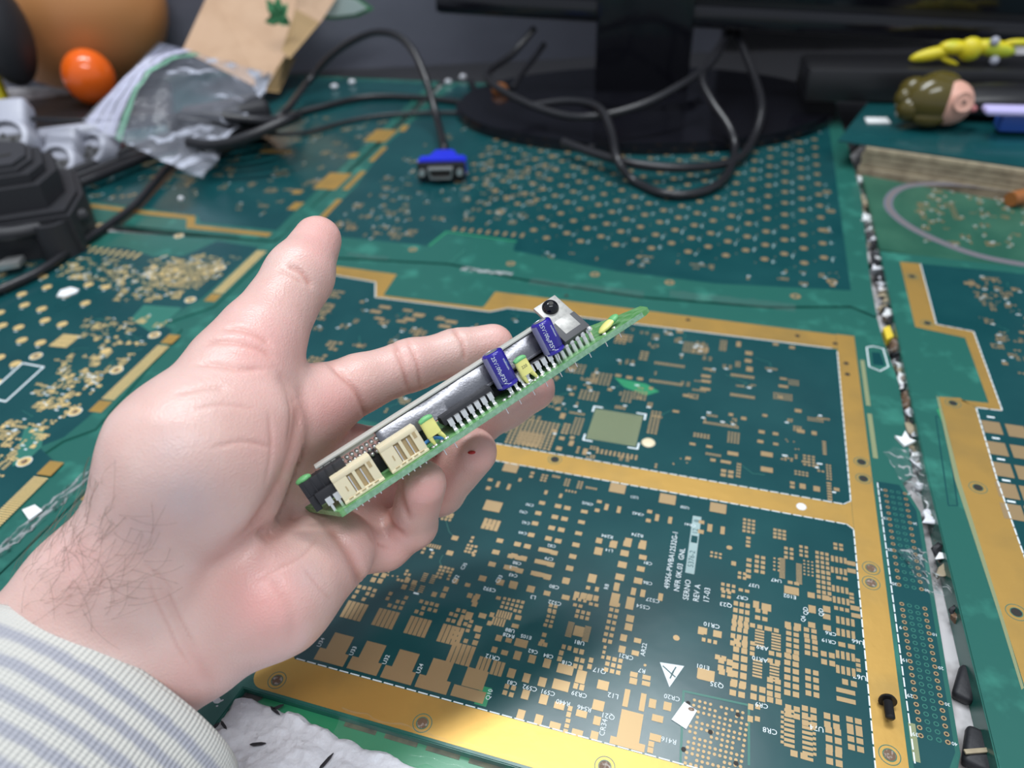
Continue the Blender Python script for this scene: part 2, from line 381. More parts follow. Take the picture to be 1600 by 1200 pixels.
for x, y in ((1322, 568), (1324, 585), (1246, 525), (1305, 537), (1075, 500), (885, 462)): P.lay('hole').disc(*B(x, y), 1.3, .13, 12)
# thin slots scraped beside the border
for v0, v1 in ((32, 44), (165, 196), (202, 240)): P.poly('bga', [(196, v0), (198, v0), (198, v1), (196, v1)], .05)
s0 = Panel(root, BF)
def plist(ox, oy, sc, txt):
    for ln in txt.strip().split(';'):
        f = [float(q) for q in ln.split()]
        if not f: continue
        u, v = B(ox+f[0]/sc, oy+f[1]/sc)
        if len(f) == 4: P.rect('pad', u, v, f[2], f[3])
        elif len(f) == 3: P.disc('pad', u, v, f[2], 10)
        else: P.cluster(u, v, int(f[2]), int(f[3]), *f[4:8])
plist(700, 850, 3.4275, '''
70 590 5 1 1.7 1 1.45 7.6;190 645 3 1 1.45 1 1.2 5.2;265 667 3 1 1.45 1 1.2 5.2;340 693 2.5 3.3;248 567 1.9 2.2;303 583 2.3 1.8;392 532 4.4 3;372 598 2.4 3.2;450 617 2.4 3;530 640 2.4 3.3;
420 718 2.3 3.2;505 740 2.5 3.2;415 807 2.4 3.2;512 833 2.6 3.3;605 757 5.4 3.6;628 672 5.3 3.4;712 712 3.2 4.6;700 765 2 1 2 1 1.5 2;830 757 3.6 3.2;596 868 3.3 2.2;715 910 3.4 2.2;805 865 3.6 3.4;
798 947 2.2 2.8;390 915 2.4 3.3;485 942 2.4 3.3;573 973 3.4 2.1;692 1012 3.4 2.1;784 1026 2.3 2.6;636 975 1 3 1 1.7 1.4 1.3;650 898 1 2 1 2 1.4 1.7;310 780 1 2 1 2.2 1.5 1.6;345 790 1 2 1 2.4 1.5 1.6;
975 980 6.8 10;960 1072 10.5 2.4;955 825 1.7 6;1042 848 1.7 6;995 700 2.4 1.8;992 735 2.4 2.2;1063 716 2.6 1.6;1060 748 2.6 1.6;1095 855 2.2 3;1175 870 2.4 2.8;1122 935 3.4 2.2;1110 1038 3.4 2.2;1088 1072 1.7 1.7;1083 1105 1.7 1.7;
700 468 3.4 4;652 458 1 12 1 .52 2.2 .3;742 482 1 12 1 .52 2.2 .3;722 280 3.2 1 2.3 1 1.9 2.6;760 285 3 1 2.2 1 1.8 2.4;705 300 3 1 1.9 1 1.2 1.3;780 325 2 1 2 1 1.4 1.3;695 330 2 1 2 1 1.4 1.3;772 185 3 3.8;750 235 1.5 1.6;797 243 1.4 2;
893 300 3 5.8;903 232 1.9 3.4;920 178 3.2 2.8;933 112 3.2 2.8;945 50 3 2.8;960 0 3 2.8;975 318 2.8 5.2;993 255 1.7 3.2;1043 265 1.7 3.2;1018 198 3 2.6;1032 135 2.8 2.2;1043 72 2.8 2.2;1040 12 2.8 3;
975 400 2.6 2.8;967 445 2.6 2.8;940 503 2.2 2.6;1015 518 2.4 1.8;932 565 2.2 2.6;1003 585 2.4 1.8;875 420 2 7 1.9 2.55 1.35 1.5;885 650 3 3 2 2.2 1.4 1.5;835 580 1 3 1 1.9 1 1.2;
720 380 3 2 1.9 2.1 1.3 1.5;700 575 2 1 2 1 1.5 1.9;700 640 2 2 1.9 2.5 1.4 1.7;762 640 1 2 1 2.4 1.4 1.8;635 555 2 1 2 1 1.3 1.7;602 600 1 2 1 2.3 1.5 1.8;510 505 1 2 1 2.6 1.5 1.6;495 535 1.4 1.6;520 540 1.5 1.6;
560 345 2 2 1.8 2 1.3 1.4;550 390 2 3 1.7 1.9 1.2 1.2;535 438 2 1 1.9 1 1.3 1.3;630 287 2.8 2;530 265 2.4 2;443 242 2.8 2.8;350 222 2.9 3;280 208 2.7 2.2;632 198 2.5 2.8;650 130 2.5 2.2;667 68 2.6 2;685 5 2.8 2;
185 185 2.8 2.4;145 297 2 3;112 385 2.6 3;185 385 2.7 2;40 200 2 2.3;105 220 2 1.6;235 108 2.6 2;255 45 2.7 2;270 418 5 1 1 1 .7 3.2;300 380 6 1 .95 1 .7 3;270 290 1.7 1.4;320 320 3 3 1.7 1.8 1.1 1.2;380 335 2 3 1.7 2 1.2 1.3;
375 395 2.3 1.9;360 440 2.5 1.6;272 505 2.2 2.3;325 517 2.2 1.7;235 380 1.6 1.9;222 425 1.6 1.8;60 430 1 3 1 1.9 1.4 1.3;115 440 1 3 1 1.9 1.4 1.3;160 455 2.6 2.4;158 495 1.8 1.8;95 520 1.5 1.6;40 490 2 2 2 2 1.3 1.3;145 530 1.9 1.9;
355 70 2 1 3 1 2.2 2;405 80 2.4 2;335 130 2 1 3 1 2.2 2;385 145 2.4 2;520 35 2 1 3 1 2.2 2;570 48 2.4 2;500 98 2 1 3 1 2.2 2;550 112 2.4 2;480 162 2 1 3 1 2.2 2;530 180 2.4 2;805 40 3 3.4;885 5 2.8 3;
1138 285 1.6 3.2;1222 503 1.1;1055 650 .5;1355 465 2 3;1360 695 3 3.8''')
# BGA like via field by the white label
for i in range(11):
    for j in range(13):
        if R.random() < .12: continue
        u, v = B(1085+i*8.4-j*1.2, 1094+j*8.2+i*2.2); P.disc('pad', 146+0*u+0 if False else u, v, .52, 8)
P.line('trace', Bp([(1063, 1195), (1068, 1080), (1170, 1102), (1170, 1195)]), .7)
for x, y in ((1075, 1099), (1068, 1171), (1110, 1144), (1153, 1117), (1150, 1193)): P.lay('hole').disc(*B(x, y), .75, .13, 10)
plist(1050, 850, 3.4275, '''
165 465 2.8 2.6;243 483 2.8 2.6;200 520 3 1 1.9 1 1.2 1.5;183 703 5.2 4;640 250 5 3.4;300 235 3 2 1.9 2.2 1.2 1.4;290 270 2 2 2 2 1.3 1.3;385 250 2 1 2.2 1 1.5 1.3;450 325 2 3;505 340 3.2 3;478 380 2 2 2.4 3 1.7 1.7;470 445 3 1 2.4 1 1.7 1.7;
370 380 3 4 2 2.9 1.5 1.9;360 480 3 4 2 2.9 1.5 1.9;365 570 2 3 2.6 3 1.9 2.1;360 680 2 4 2.7 3.1 2 2.3;350 780 2 2 2.7 3 2 2;285 650 2 2 2.7 2.8 1.9 2.2;290 690 2 1 2.7 1 1.9 2.2;260 610 2 1 2 1 1.6 1.8;
468 505 1 6 1 1.15 3 .7;557 525 1 6 1 1.15 3 .7;457 668 1 6 1 1.15 3 .7;548 690 1 6 1 1.15 3 .7;430 560 1 3 1 2 1.5 1.5;540 460 2 1 2.2 1 1.6 1.6;552 590 2 1 2.3 1 1.7 1.7;545 630 2 1 2.3 1 1.7 1.7;
620 435 2 2.6;672 445 2.2 2.8;645 530 2 6 2.4 2.3 1.7 1.6;640 700 2 6 2.6 2.7 1.9 1.9;750 745 2 4 2.4 2.6 1.7 1.8;750 350 2.4 3.2;828 350 2.4 2.6;828 390 2.4 2.2;748 435 2.3 2.2;830 450 2.5 2.2;740 480 2 2 2.4 2.4 1.7 1.7;745 555 2 3 2.4 2.4 1.7 1.7;
835 615 2 2 2.5 3 1.8 2;805 100 3 5 1.75 2.2 1.2 1.5;812 220 3 6 1.8 2.3 1.3 1.6;893 85 4 1 1.5 1 1 2.8;893 145 4 1 1.5 1 1 2.8;900 245 4 1 1.5 1 1 2.8;905 305 4 1 1.5 1 1 2.8;928 415 4 1 1.6 1 1.1 3;930 480 4 1 1.6 1 1.1 3;928 600 4 1 1.6 1 1.1 3;930 680 4 1 1.6 1 1.1 3;
910 185 2 1 2.2 1 1.6 1.4;908 350 3 1 1.8 1 1.3 1.6;935 545 2 1 3 1 2.2 1.8;950 745 2 1 2.6 1 1.8 2;930 790 5.6 1.6;932 838 5.6 1.6;960 105 3 2;962 145 3 2;980 345 3 2;985 385 3 1.8;962 290 1 3 1 1.7 1.5 1.2;997 650 1 3 1 1.8 1.4 1.3;
460 800 2 2 2.6 3 1.9 2.1;545 770 2 3 2.4 2.4 1.8 1.8;548 840 2 1 2.6 1 1.9 1.9;420 905 1 2 1 4 1.6 2;458 905 1 2 1 4 1.5 1.6;628 985 1 8 1 1.6 3 1;725 1040 1 9 1 1.6 3 1;590 980 1 7 1 1.6 .9 .9;762 1030 1 8 1 1.6 .9 .9;
645 900 2 2 2.5 2.4 1.8 1.8;735 925 2 3 2.5 2.4 1.8 1.8;680 1130 2 1 2.8 1 2 1.9;855 950 2 2 2.6 2.8 1.9 2;865 1050 2 3 2.6 2.8 1.9 2;868 1145 2 2 2.6 2.8 1.9 2;975 965 2 2 2.5 2.4 1.9 1.8;980 1030 2 2 2.5 2.4 1.9 1.8;985 1095 2 1 2.5 1 1.9 1.8;
590 130 1 13 1 .75 2 .4;680 160 1 13 1 .75 2 .4;470 110 2 4 2.2 2.3 1.5 1.5;410 130 1 4 1 2.6 1.8 1.6;375 170 2 2 1.8 2 1.2 1.3;625 50 2 3 2 2.2 1.3 1.4;705 40 2 3 1.9 2.1 1.2 1.3;650 210 2 1 2.2 1 1.7 1.4;560 110 2 4 1.6 1.8 .8 .8;730 130 3 5 1.4 1.6 .7 .7;
330 105 1.7 2;235 60 3 2 1.6 1.8 1 1;890 15 2 2 2 2 1.4 1.4;745 275 2.4 2.4;823 290 2.4 2.2;25 505 1;305 20 1''')
# rows hidden in the photo's soft middle, front of the cross strip
plist(760, 680, 5, '''
50 555 7.2 5.6;35 700 4 1 1.8 1 1.5 5.6;190 255 6.6 5.4;1025 415 6.6 5.4;1415 500 6.6 5.4;90 385 1.4 3.4;175 405 1.4 3.4;30 350 2 1.6;15 415 2 2;435 530 2.5 1.9;405 610 2.5 2;380 690 2.6 2;350 780 2.6 2;105 825 2.6 2;75 915 2.7 2.1;45 1010 2.7 2.1;
560 555 2.6 2.1;632 570 2.6 2.1;535 640 2.6 2.1;610 655 2.6 2.1;510 725 2.6 2.1;585 740 2.6 2.1;485 808 2.6 2.1;560 828 2.6 2.1;458 900 2.6 2.1;530 920 2.6 2.1;430 993 2.6 2.1;505 1010 2.6 2.1;400 1087 2.7 2.2;478 1107 2.7 2.2;
243 853 2.6 2.1;320 870 2.6 2.1;215 943 2.6 2.1;290 963 2.6 2.1;180 1038 2.7 2.2;258 1060 2.7 2.2;110 1150 2.7 2.4;210 1165 2.9 2.6;765 598 2.7 1.8;743 680 2.7 1.8;720 768 2.7 1.8;700 858 2.6 2;675 948 2.7 2;650 1043 2.7 2;622 1137 2.7 2;
880 825 2.4 2.6;875 905 2.9 3.4;998 845 2.4 2.4;1107 835 2.7 3.8;1222 855 2.4 4;1080 925 3 2.4;1065 1010 3 2.4;1043 1108 3.1 2.6;1018 1180 2 3;1222 955 2.8 2;1207 1043 2.8 2;1187 1137 2.8 2;828 1115 2.9 3.2;882 520 2 1.6;938 562 1.5 3.4;1035 583 1.5 3.6;865 588 1.9 1.8;
1275 598 2 1.8;1333 645 1.5 3.6;1435 665 1.5 3.6;1265 668 1.9 1.8;465 448 1.3 2.3;580 475 1.3 2.4;262 350 1.2 2;355 310 1 2 1 2.2 1.6 1.4;450 335 2 3 1.6 1.6 1.1 1;545 325 4 1 .9 1 .6 1.4;630 370 2 4 1.3 1.2 .9 .7;730 390 2 4 1.3 1.2 .9 .7;660 440 4 1 1.3 1 .7 1.2;820 415 5 1 1 1 .6 1.2;
1018 150 10 2 1.9 1.6 1 1.4;340 30 6 5 1.9 1.8 1.1 1.2;570 105 2.2 2.4;665 60 2 2.8;590 25 1.8 2.2;770 130 2 4;715 115 1 3 1 1.6 1.2 1.1''')
plist(780, 480, 5, '''
260 985 11 10 2 1.95 1.25 1.35;45 960 2.8 3.4;495 850 2.4 4;520 950 2 4 1.8 2 1.3 1.4;610 930 3 7 1.7 1.8 1 1.1;490 1025 2.4 2.2;570 1020 2 2;465 1105 2.4 2.4;560 1070 2 2.4;1210 900 3 9 1.7 1.9 1.1 1.2;1300 590 13 1 1.25 1 .8 2.2;1330 450 13 1 1.2 1 .8 2.2;
930 535 3 2;1015 550 3 2.2;1100 560 3 2.2;1185 635 2 2;1380 815 3 1.6;1000 700 3 5 1.8 1.9 1 1.1;1100 690 4 4 1.7 1.9 1 1.1;800 560 5 5 2 2.1 1.2 1.2;600 480 5 4 2 2.2 1.2 1.2;700 690 5 4 2 2 1.2 1.2;950 250 3 4 2.3 2.4 1.6 1.5;980 240 4 3 2.2 2.4 1.6 1.4;1130 380 2 4 2.4 2.2 1.9 1.2;1410 190 3.4 3''')
P.poly('green', Bp([(960, 590), (1010, 600), (1030, 612), (1010, 618), (975, 605)]))
u0, v0 = B(960, 667); P.poly('bga', [(74, 147), (96.5, 147), (96.5, 169), (74, 169)], .05)
for i in range(22): P.rect('mask', 74.5+i*1.0, 158, .28, 22)
for k in range(22): P.lay('mask').rect(85.2, 147.5+k, 22, .25, .075)
for a, b, c, d, e, f in ((73, 170.4, 77, 170.4, 73, 166.5), (97.6, 170.4, 93.5, 170.4, 97.6, 166.5), (73, 145.6, 77, 145.6, 73, 149.5), (97.6, 145.6, 93.5, 145.6, 97.6, 149.5)):
    P.line('white', [(c, d), (a, b), (e, f)], .8)
plist(1060, 500, 5, '''
550 260 3.6 3.4;545 320 3.4 3;555 385 3.2 4;500 440 11 1 1.05 1 .8 2.2;215 440 4.6 2.2;215 480 4.6 2.2;210 540 4.8 2;230 385 4.4 1.4;470 190 2.4 5;760 190 2.8 2.4;888 215 2.8 2.6;500 595 11 1 1.05 1 .8 2.2;820 460 3.4 1.6;820 520 4.4 2;330 820 14 1 1.15 1 .7 1.7;
815 600 7 3 1.3 1.9 .8 1.2;900 490 4 3 1.3 1.7 .8 1;935 710 3 2.4;425 1045 4.6 2.4;690 1050 5 3;690 1170 5 3;955 870 3.4 2.4;1060 885 2.2 2.6;650 875 2.6 2.2;758 890 2.4 2;640 950 2.6 2;760 970 2.2 1.6;180 905 5 2 1.5 1.7 1 1.2;430 920 4 5 1.4 1.6 .9 1;
1140 1000 1 6 1 1.6 1.6 1;1070 780 6 2 1.2 1.6 .8 1;350 200 3 7 1.3 1.5 .9 1;130 220 9 7 1.4 1.5 .9 .9;410 740 2 2;510 770 2.4 2.2;110 970 2.6 1.6;240 990 2.6 1.6;55 590 2.4 2''')
plist(1060, 680, 5, '''380 300 2 2 3 2.6 2.2 1.8;370 210 4.4 1.8;270 195 2.2 1.8;470 275 2 5 1 1.9 .8 1.2;970 400 2.4 3;1080 420 2.6 3;890 390 1 2 1 2.4 1.8 1.6;1020 200 3 4 1.8 1.9 1.2 1.2;960 300 4 2 1.5 1.7 1 1;1175 290 2 6 1.2 1.7 .8 1.1;1180 450 1 8 1 1.6 1.8 1;
310 570 6.4 5.2;180 680 2.2 1.8;245 725 1.8 4;345 745 1.6 4;175 755 2.2 2;550 710 3 4 1.7 2 1.2 1.3;545 835 1 3 1 2 1.6 1.3;790 775 3 3 1.7 1.9 1.3 1.3;400 880 1''')
P.line('trace', Bp([(1160, 728), (1176, 740), (1195, 742)]), .25)
P.filler(10, 120, 135, 245, 130, excl=((70, 100, 143, 172), (4, 50, 133, 152)), small=.85, white=.55)
P.filler(-110, 5, 136, 236, 75, white=.4)
P.filler(120, 182, 135, 225, 28, excl=((165, 186, 190, 247),), white=.6, small=.85)
for x, y in ((650, 503), (700, 516), (640, 520)): u, v = B(x-30, y-20); P.cluster(u, v, 2, 1, 14, 1, 6, 2.2)
for x, y in ((587, 487), (601, 480), (640, 499), (655, 492), (695, 510), (705, 503)): u, v = B(x, y); P.rect('pad', u, v, 7, 3)
for x, y in ((510, 480), (525, 460), (500, 490), (495, 560), (520, 540)): u, v = B(x, y); P.cluster(u, v, 3, 3, 3, 3, 2.2, 2, .3, .2)
# the stepped copper blocks along the front edge
for k in range(5):
    u, v = B(525, 1017); u += 12.35*k; v = 22.2
    P.rect('pad', u, v, 7.3, 6.8); P.rect('pad', u-.4, v-5.6, 11, 4.6 if k < 4 else 4)
    P.txt('U34 U33 U32 U24 Q10'.split()[k], u-6.6 if k < 4 else u+6.2, v-1.5 if k < 4 else v-4, 2.1, 90)
    P.cluster(u-1.2, v+13.2, 5, 1, 1.65, 1, 1.4, 7.2) if k < 4 else None
    if k < 4: P.cluster(u-1, v+21, 4, 3, 2.1, 2.3, 1.4, 1.5, .2, .25); P.cluster(u+1, v+29, 2, 2, 3, 3, 1.9, 2.1, .3, .2)
P.poly('green', [(66.3, 14), (70.3, 14), (70.3, 20.5), (66.3, 20.5)])
P.filler(5, 50, 50, 95, 32, white=.2)
for t, x, y, s_, a in [('CR12', 770, 1027, 2.2, 180), ('E105', 822, 995, 2, 180), ('R428', 795, 993, 2, 180), ('U88', 797, 985, 2, 180), ('C62', 833, 1018, 2, 180), ('C84', 857, 1025, 2, 180), ('C18', 886, 1036, 2, 180), ('C83', 800, 1067, 2, 180),
     ('C592', 828, 1075, 2.2, 180), ('C591', 856, 1082, 2.2, 180), ('CR39', 905, 1085, 2.2, 180), ('R440', 880, 1098, 2.2, 180), ('R546', 913, 1107, 2.2, 180), ('Q17', 937, 1048, 2.4, 180), ('L12', 958, 1087, 2.4, 180), ('Q21', 950, 1119, 2.4, 180), ('CR34', 943, 1137, 2.4, 90),
     ('R7', 1003, 1048, 2.2, 180), ('CR20', 1050, 1090, 2.2, 180), ('R416', 1045, 1157, 2.2, 180), ('CR21', 978, 1026, 2.2, 180), ('AR22', 1006, 1015, 2.2, 90), ('U81', 905, 1004, 2.2, 180), ('E101', 1098, 1042, 2.2, 180), ('Q35', 1120, 1070, 2.4, 180), ('CR10', 1112, 977, 2.4, 180),
     ('CR9', 1190, 1102, 2.2, 180), ('CR8', 1203, 1142, 2.4, 180), ('U74', 1276, 1138, 2.4, 180), ('AR9', 1191, 1012, 2.2, 180), ('AR10', 1187, 1030, 2.2, 180), ('U67', 1343, 1058, 2.4, 180), ('U66', 1340, 1003, 2.2, 180), ('E102', 1234, 932, 2.2, 180), ('Q23', 1134, 945, 2.4, 180),
     ('U47', 1213, 907, 2.2, 180), ('U37', 1178, 915, 2.2, 180), ('CR7', 1160, 934, 2.2, 180), ('C527', 1020, 938, 2.2, 180), ('C554', 1005, 948, 2.2, 180), ('C522', 867, 942, 2.2, 180), ('C592', 765, 921, 2.2, 180), ('L3', 833, 933, 2.2, 180), ('C80', 866, 917, 2.2, 180), ('CR19', 1295, 1002, 2, 180), ('CR6', 1298, 990, 2, 180),
     ('C82', 803, 887, 2, 180), ('C88', 808, 880, 2, 180), ('C43', 802, 899, 2, 180), ('C82', 862, 853, 2, 180), ('C79', 858, 873, 2, 180), ('C90', 828, 789, 2, 180), ('C93', 818, 800, 2, 180), ('C42', 822, 817, 2, 180), ('C44', 817, 833, 2, 180), ('CR02', 918, 787, 2, 180), ('CR42', 997, 803, 2, 180), ('CR41', 1078, 820, 2, 180),
     ('U21', 991, 777, 2, 180), ('U20', 1070, 793, 2, 180), ('R294', 949, 838, 2.2, 180), ('R274', 996, 836, 2.2, 180), ('L14', 952, 860, 2, 180), ('C81', 1012, 880, 2, 180), ('C86', 1012, 911, 2, 180), ('R8', 948, 917, 2.2, 90), ('QD', 1259, 955, 2.2, 90), ('QD', 1283, 957, 2.2, 90), ('Q6', 1255, 967, 2, 90), ('C32', 712, 905, 2.2, 80), ('C33', 780, 905, 2.2, 80), ('C35', 725, 885, 2, 80)]:
    P.txt(t, *B(x, y), s_, a)
# big legend block, reads away from the viewer
for i, (t, x, y) in enumerate([('49956-PWBA12532G-1', 1043, 880), ('NFR 0K.03  GNL', 1054, 897), ('SERNO', 1065, 915), ('REV A', 1077, 921), ('17-03', 1091, 923)]):
    u, v = B(x, y); P.txt(t, 119.5+3.55*i, {0: 88, 1: 84, 2: 75.5, 3: 75, 4: 75}[i], 2.9, 90)
P.poly('haze', [(125.1, 83), (128.4, 83), (128.4, 112), (125.1, 112)])
z_ = .125
for t, v in (('5376-2', 90), ('12', 104), ('8', 109.5)):
    put_text(P.lay('mask'), t, lambda x, y, v=v: (126.8-y, v+x, z_), 2.9)
P.lay('mask').rect(126.8, 99.8, 2.4, 3.6, .12)
# warning triangle
tri = Bp([(1031, 1035), (1069, 1041), (1046, 1074)]); P.poly('white', tri)
c_ = (sum(p[0] for p in tri)/3, sum(p[1] for p in tri)/3)
for pl in ([(1036, 1041), (1048, 1052), (1055, 1058)], [(1047, 1060), (1052, 1050), (1049, 1054), (1056, 1043)]):
    q = Bp(pl)
    for (a, b), (c, d) in zip(q, q[1:]): P.lay('mask').rect((a+c)/2, (b+d)/2, math.hypot(c-a, d-b)+.3, .45, .13, math.atan2(d-b, c-a))
# connector strip
P.poly('mask', [(196, 30), (204.5, 30), (208, 38), (209.6, 137), (204.8, 150.5), (196, 150.5)])
P.dashes([(196.4, 31), (196.4, 150)])
lab = {0: '39', 5: '29', 10: '19', 15: '9'}
for blk, (v0, v1) in enumerate(((B(1428, 1147)[1], B(1400, 942)[1]), (B(1395, 912)[1], B(1376, 765)[1]))):
    for j in range(20 if blk == 0 else 16):
        v = v0+(v1-v0)*j/(19 if blk == 0 else 15)
        for i in range(4):
            u = 199.1+i*2.45
            if i in (0, 3): P.disc('ring', u, v, .78, 12, .42); P.lay('hole').disc(u, v, .42, .13, 8)
            else: P.lay('trace').disc(u, v, .8, .07, 12, .5)
        if j % 5 == 0: P.txt(['39', '29', '19', '9'][j//5] if blk == 0 else ['30', '25', '15', '5'][j//5], 197.6, v, 1.8, 180); P.txt(['40', '30', '20', '10'][j//5] if blk == 0 else ['40', '30', '20', '10'][j//5], 208.2, v, 1.6, 180)
P.line('white', Bp([(1363, 541), (1380, 545), (1388, 573), (1375, 580), (1358, 573), (1354, 543), (1363, 541)]), .6); P.poly('mask', Bp([(1362, 550), (1375, 551), (1383, 572), (1364, 570)]))
# printed line along upper margin, holes with gold rings
for x, y in ((645, 390), (798, 412), (929, 430), (1045, 447), (1243, 475), (1085, 452)):
    u, v = B(x, y); P.disc('ring', u, min(v, 279) if y > 420 else v, 2.6, 16, 1) if v < 276 else None
P.done()
# green laminate strip showing under the front gold edge
mb = MB(BF); mb.prism([(-8, -9.5), (110, -9.5), (200, -7), (200, -.6), (-2, -.6)], -5.9, -3.05, bev=.3); o = mb.build('backing_strip', M['green']); tag(o, 'narrow green laminate strip sticking out under the front gold edge, beside the white foam', 'circuit board')
mb = MB(BF)
for i in range(9): mb.prism([(28+i*14, -2.6), (39+i*14, -2.6), (39+i*14, -.9), (28+i*14, -.9)], -3.05, -2.9)
mb.build('scraped_slots', M['edge'], o)
mb = MB(BF)
n_ = 60
pts = [(26+i*2.9, -7.5+R.uniform(-1, 1)) for i in range(n_)]; top = [(26+i*2.9, 1.2+R.uniform(-.8, .8)) for i in range(n_)]
vs_ = []
for (a, b), (c, d) in zip(pts, top):
    row = []
    for t in (0, .25, .5, .75, 1): row.append(mb.bm.verts.new(BF @ Vector((a, b+(d-b)*t, (-2.8+R.uniform(0, .4)) if t < .6 else (.2+R.uniform(0, .12)) if t > .8 else -.6))))
    vs_.append(row)
for a, b in zip(vs_, vs_[1:]):
    for k in range(4): mb.bm.faces.new((a[k], a[k+1], b[k+1], b[k]))
o = mb.build('clear_tape', M['tapeG'], sharp=180); tag(o, 'shiny clear tape strip along the front gold edge of the large panel', 'tape')
# ---- strip between left and main panels
mb = MB(BF); mb.prism([(-175, -30), (-129, -30), (-128.6, 281), (-205, 281), (-198, 120)], -3.0, -.25, bev=.2); o = mb.build('spacer_strip', M['margin']); tag(o, 'plain green laminate strip running away beside the left panel, left of the hand', 'circuit board')
# ---- far middle panel with rows of gold dots
root = thing('circuit_board', 'far circuit panel covered by rows of gold dots, in front of the monitor base', 'circuit board', BF @ Vector((60, 400, -3)))
MB(BF).prism([(-178, 284), (-128, 283), (-47, 292), (3, 283), (78, 278), (150, 283), (195, 294), (208, 285), (208, 333), (212, 463), (205, 700), (-205, 700)], -3.0, 0, bev=.3).build('laminate', M['margin'], root)
P = Panel(root, BF)
P.poly('mask', [(-162, 312), (-70, 312), (-66, 334), (-14, 330), (-12, 318), (60, 305), (120, 303), (196, 312), (196, 690), (-190, 690), (-186, 500), (-168, 400)])
P.line('green', [(-70, 313), (-66, 335.5), (-14, 331.5)], 1.8)
for i in range(-3, 14):
    for j in range(0, 18):
        v = 322+j*20.6/2 if False else 0
for i in range(0, 24):
    u = -90+i*11.85
    for j in range(0, 17):
        v = 341+j*20.3+(10 if i % 2 else 0)
        if v < 334+(160-u)*.02: continue
        if u < -15 and v < 372+(-u)*.55: continue
        P.disc('pad', u, v, 2.5, 12)
        if R.random() < .7: P.rect('haze', u+5, v+R.uniform(-3, 3), .8, R.uniform(2, 6)); P.rect('haze', u+6, v+R.uniform(-3, 3), 1.4, .6)
        P.disc('pad', u-5.5, v-6, .5, 6)
for i in range(9): P.rect('pad', -62+i*6.2, 341, 2.2, 6)
P.filler(-158, -20, 345, 470, 110, white=.6, small=1.3); P.filler(-150, -90, 316, 340, 22, small=1.2, excl=()); P.filler(10, 190, 312, 330, 22, small=1.1, white=.5)
P.filler(-150, 190, 470, 680, 60, white=.6, small=1.4)
for u, v, w_, h_ in ((-168, 355, 4, 34), (-176, 410, 4, 40), (-183, 470, 4, 36), (-190, 540, 6, 18)): P.poly('gold', [(u, v-h_/2), (u+w_+1, v-h_/2), (u+w_-2, v+h_/2), (u-3, v+h_/2)])
for x, y in ((645, 390), (798, 412)): P.disc('ring', *B(x, y), 3, 18, 1.2)
for x, y in ((929, 430), (1045, 446), (1243, 475), (1290, 360), (1292, 300), (1298, 330), (1300, 440)): u, v = B(x, y); P.disc('ring', u, max(v, 298), 3, 18, 1.2)
P.line('trace', [(-48, 292), (-44, 312)], .8)
P.done()
# crumpled tape bits along the seam
mb = MB(BF); rr = random.Random(4)
for (u, v, l, w_) in ((-104, 288, 30, 4), (-20, 286, 34, 4), (45, 280, 70, 7), (130, 284, 70, 8)):
    rows = []
    for i in range(22):
        rows.append([mb.bm.verts.new(BF @ Vector((u+l*(i/21-.5), v+w_*(k/3-.5)+rr.uniform(-1, 1), .35+rr.uniform(0, .4)))) for k in range(4)])
    for a, b in zip(rows, rows[1:]):
        for k in range(3): mb.bm.faces.new((a[k], a[k+1], b[k+1], b[k]))
o = mb.build('clear_tape', M['tape'], sharp=180); tag(o, 'crinkled clear tape over the crack between the dotted far panel and the gold-bordered panel', 'tape')
# ---- far left panel
root = thing('circuit_board', 'far left circuit panel with large gold rectangles, behind the thumb tip', 'circuit board', BF @ Vector((-300, 450, -3)))
MB(BF).prism([(-420, 296), (-180, 296), (-181, 330), (-214, 700), (-560, 700), (-560, 296)], -3.2, -.1, bev=.3).build('laminate', M['margin'], root)
P = Panel(root, BF)
P.poly('mask', [(-400, 330), (-262, 322), (-252, 312), (-188, 312), (-192, 345), (-222, 690), (-540, 690), (-540, 330)])
P.line('gold', [(-400, 322), (-310, 318), (-265, 318), (-255, 304), (-190, 304)], 6)
P.filler(-400, -205, 335, 560, 150, white=.4, small=1.4)
for x, y, w_, h_ in ((595, 212, 22, 34), (520, 283, 20, 34), (465, 300, 8, 8), (552, 243, 8, 12), (430, 237, 30, 8), (462, 322, 8, 14)): P.rect('padg', *B(x, y), w_, h_) if False else P.lay('gold').rect(*B(x, y), w_, h_, .1, .06)
P.done()
# ---- left panel (its own slight rotation)
ang = math.atan2(.083, 1)
LF = BF @ Matrix.Translation((-147.5, 10, 0)) @ Matrix.Rotation(ang, 4, 'Z'); LFi = LF.inverted()
def LB(x, y, h=0): p = LFi @ Vector(AT(x, y, h)); return p.x, p.y
root = thing('circuit_board', 'left circuit panel with a gold edge connector and round gold pads, left of the hand', 'circuit board', LF @ Vector((-100, 120, -3)))
MB(LF).prism([(-240, -20), (0, -20), (0, 20)]+[LB(*p) for p in ((62, 715), (100, 690), (150, 672), (285, 515), (262, 505), (335, 480), (420, 398))]+[(0, 285), (-240, 285)], -.2, .6, bev=.3).build('laminate', M['margin'], root)
P = Panel(root, LF, .6, LB); P.remap = {'pad': 'padb'}
P.poly('mask', [(-236, -16), (-9, -16)]+[LB(*p) for p in ((0, 805), (85, 722), (62, 700), (100, 685), (137, 655), (270, 518), (245, 503), (262, 497), (315, 468), (405, 388), (340, 378), (290, 400), (240, 402), (195, 388), (120, 388))]+[(-236, 250)])
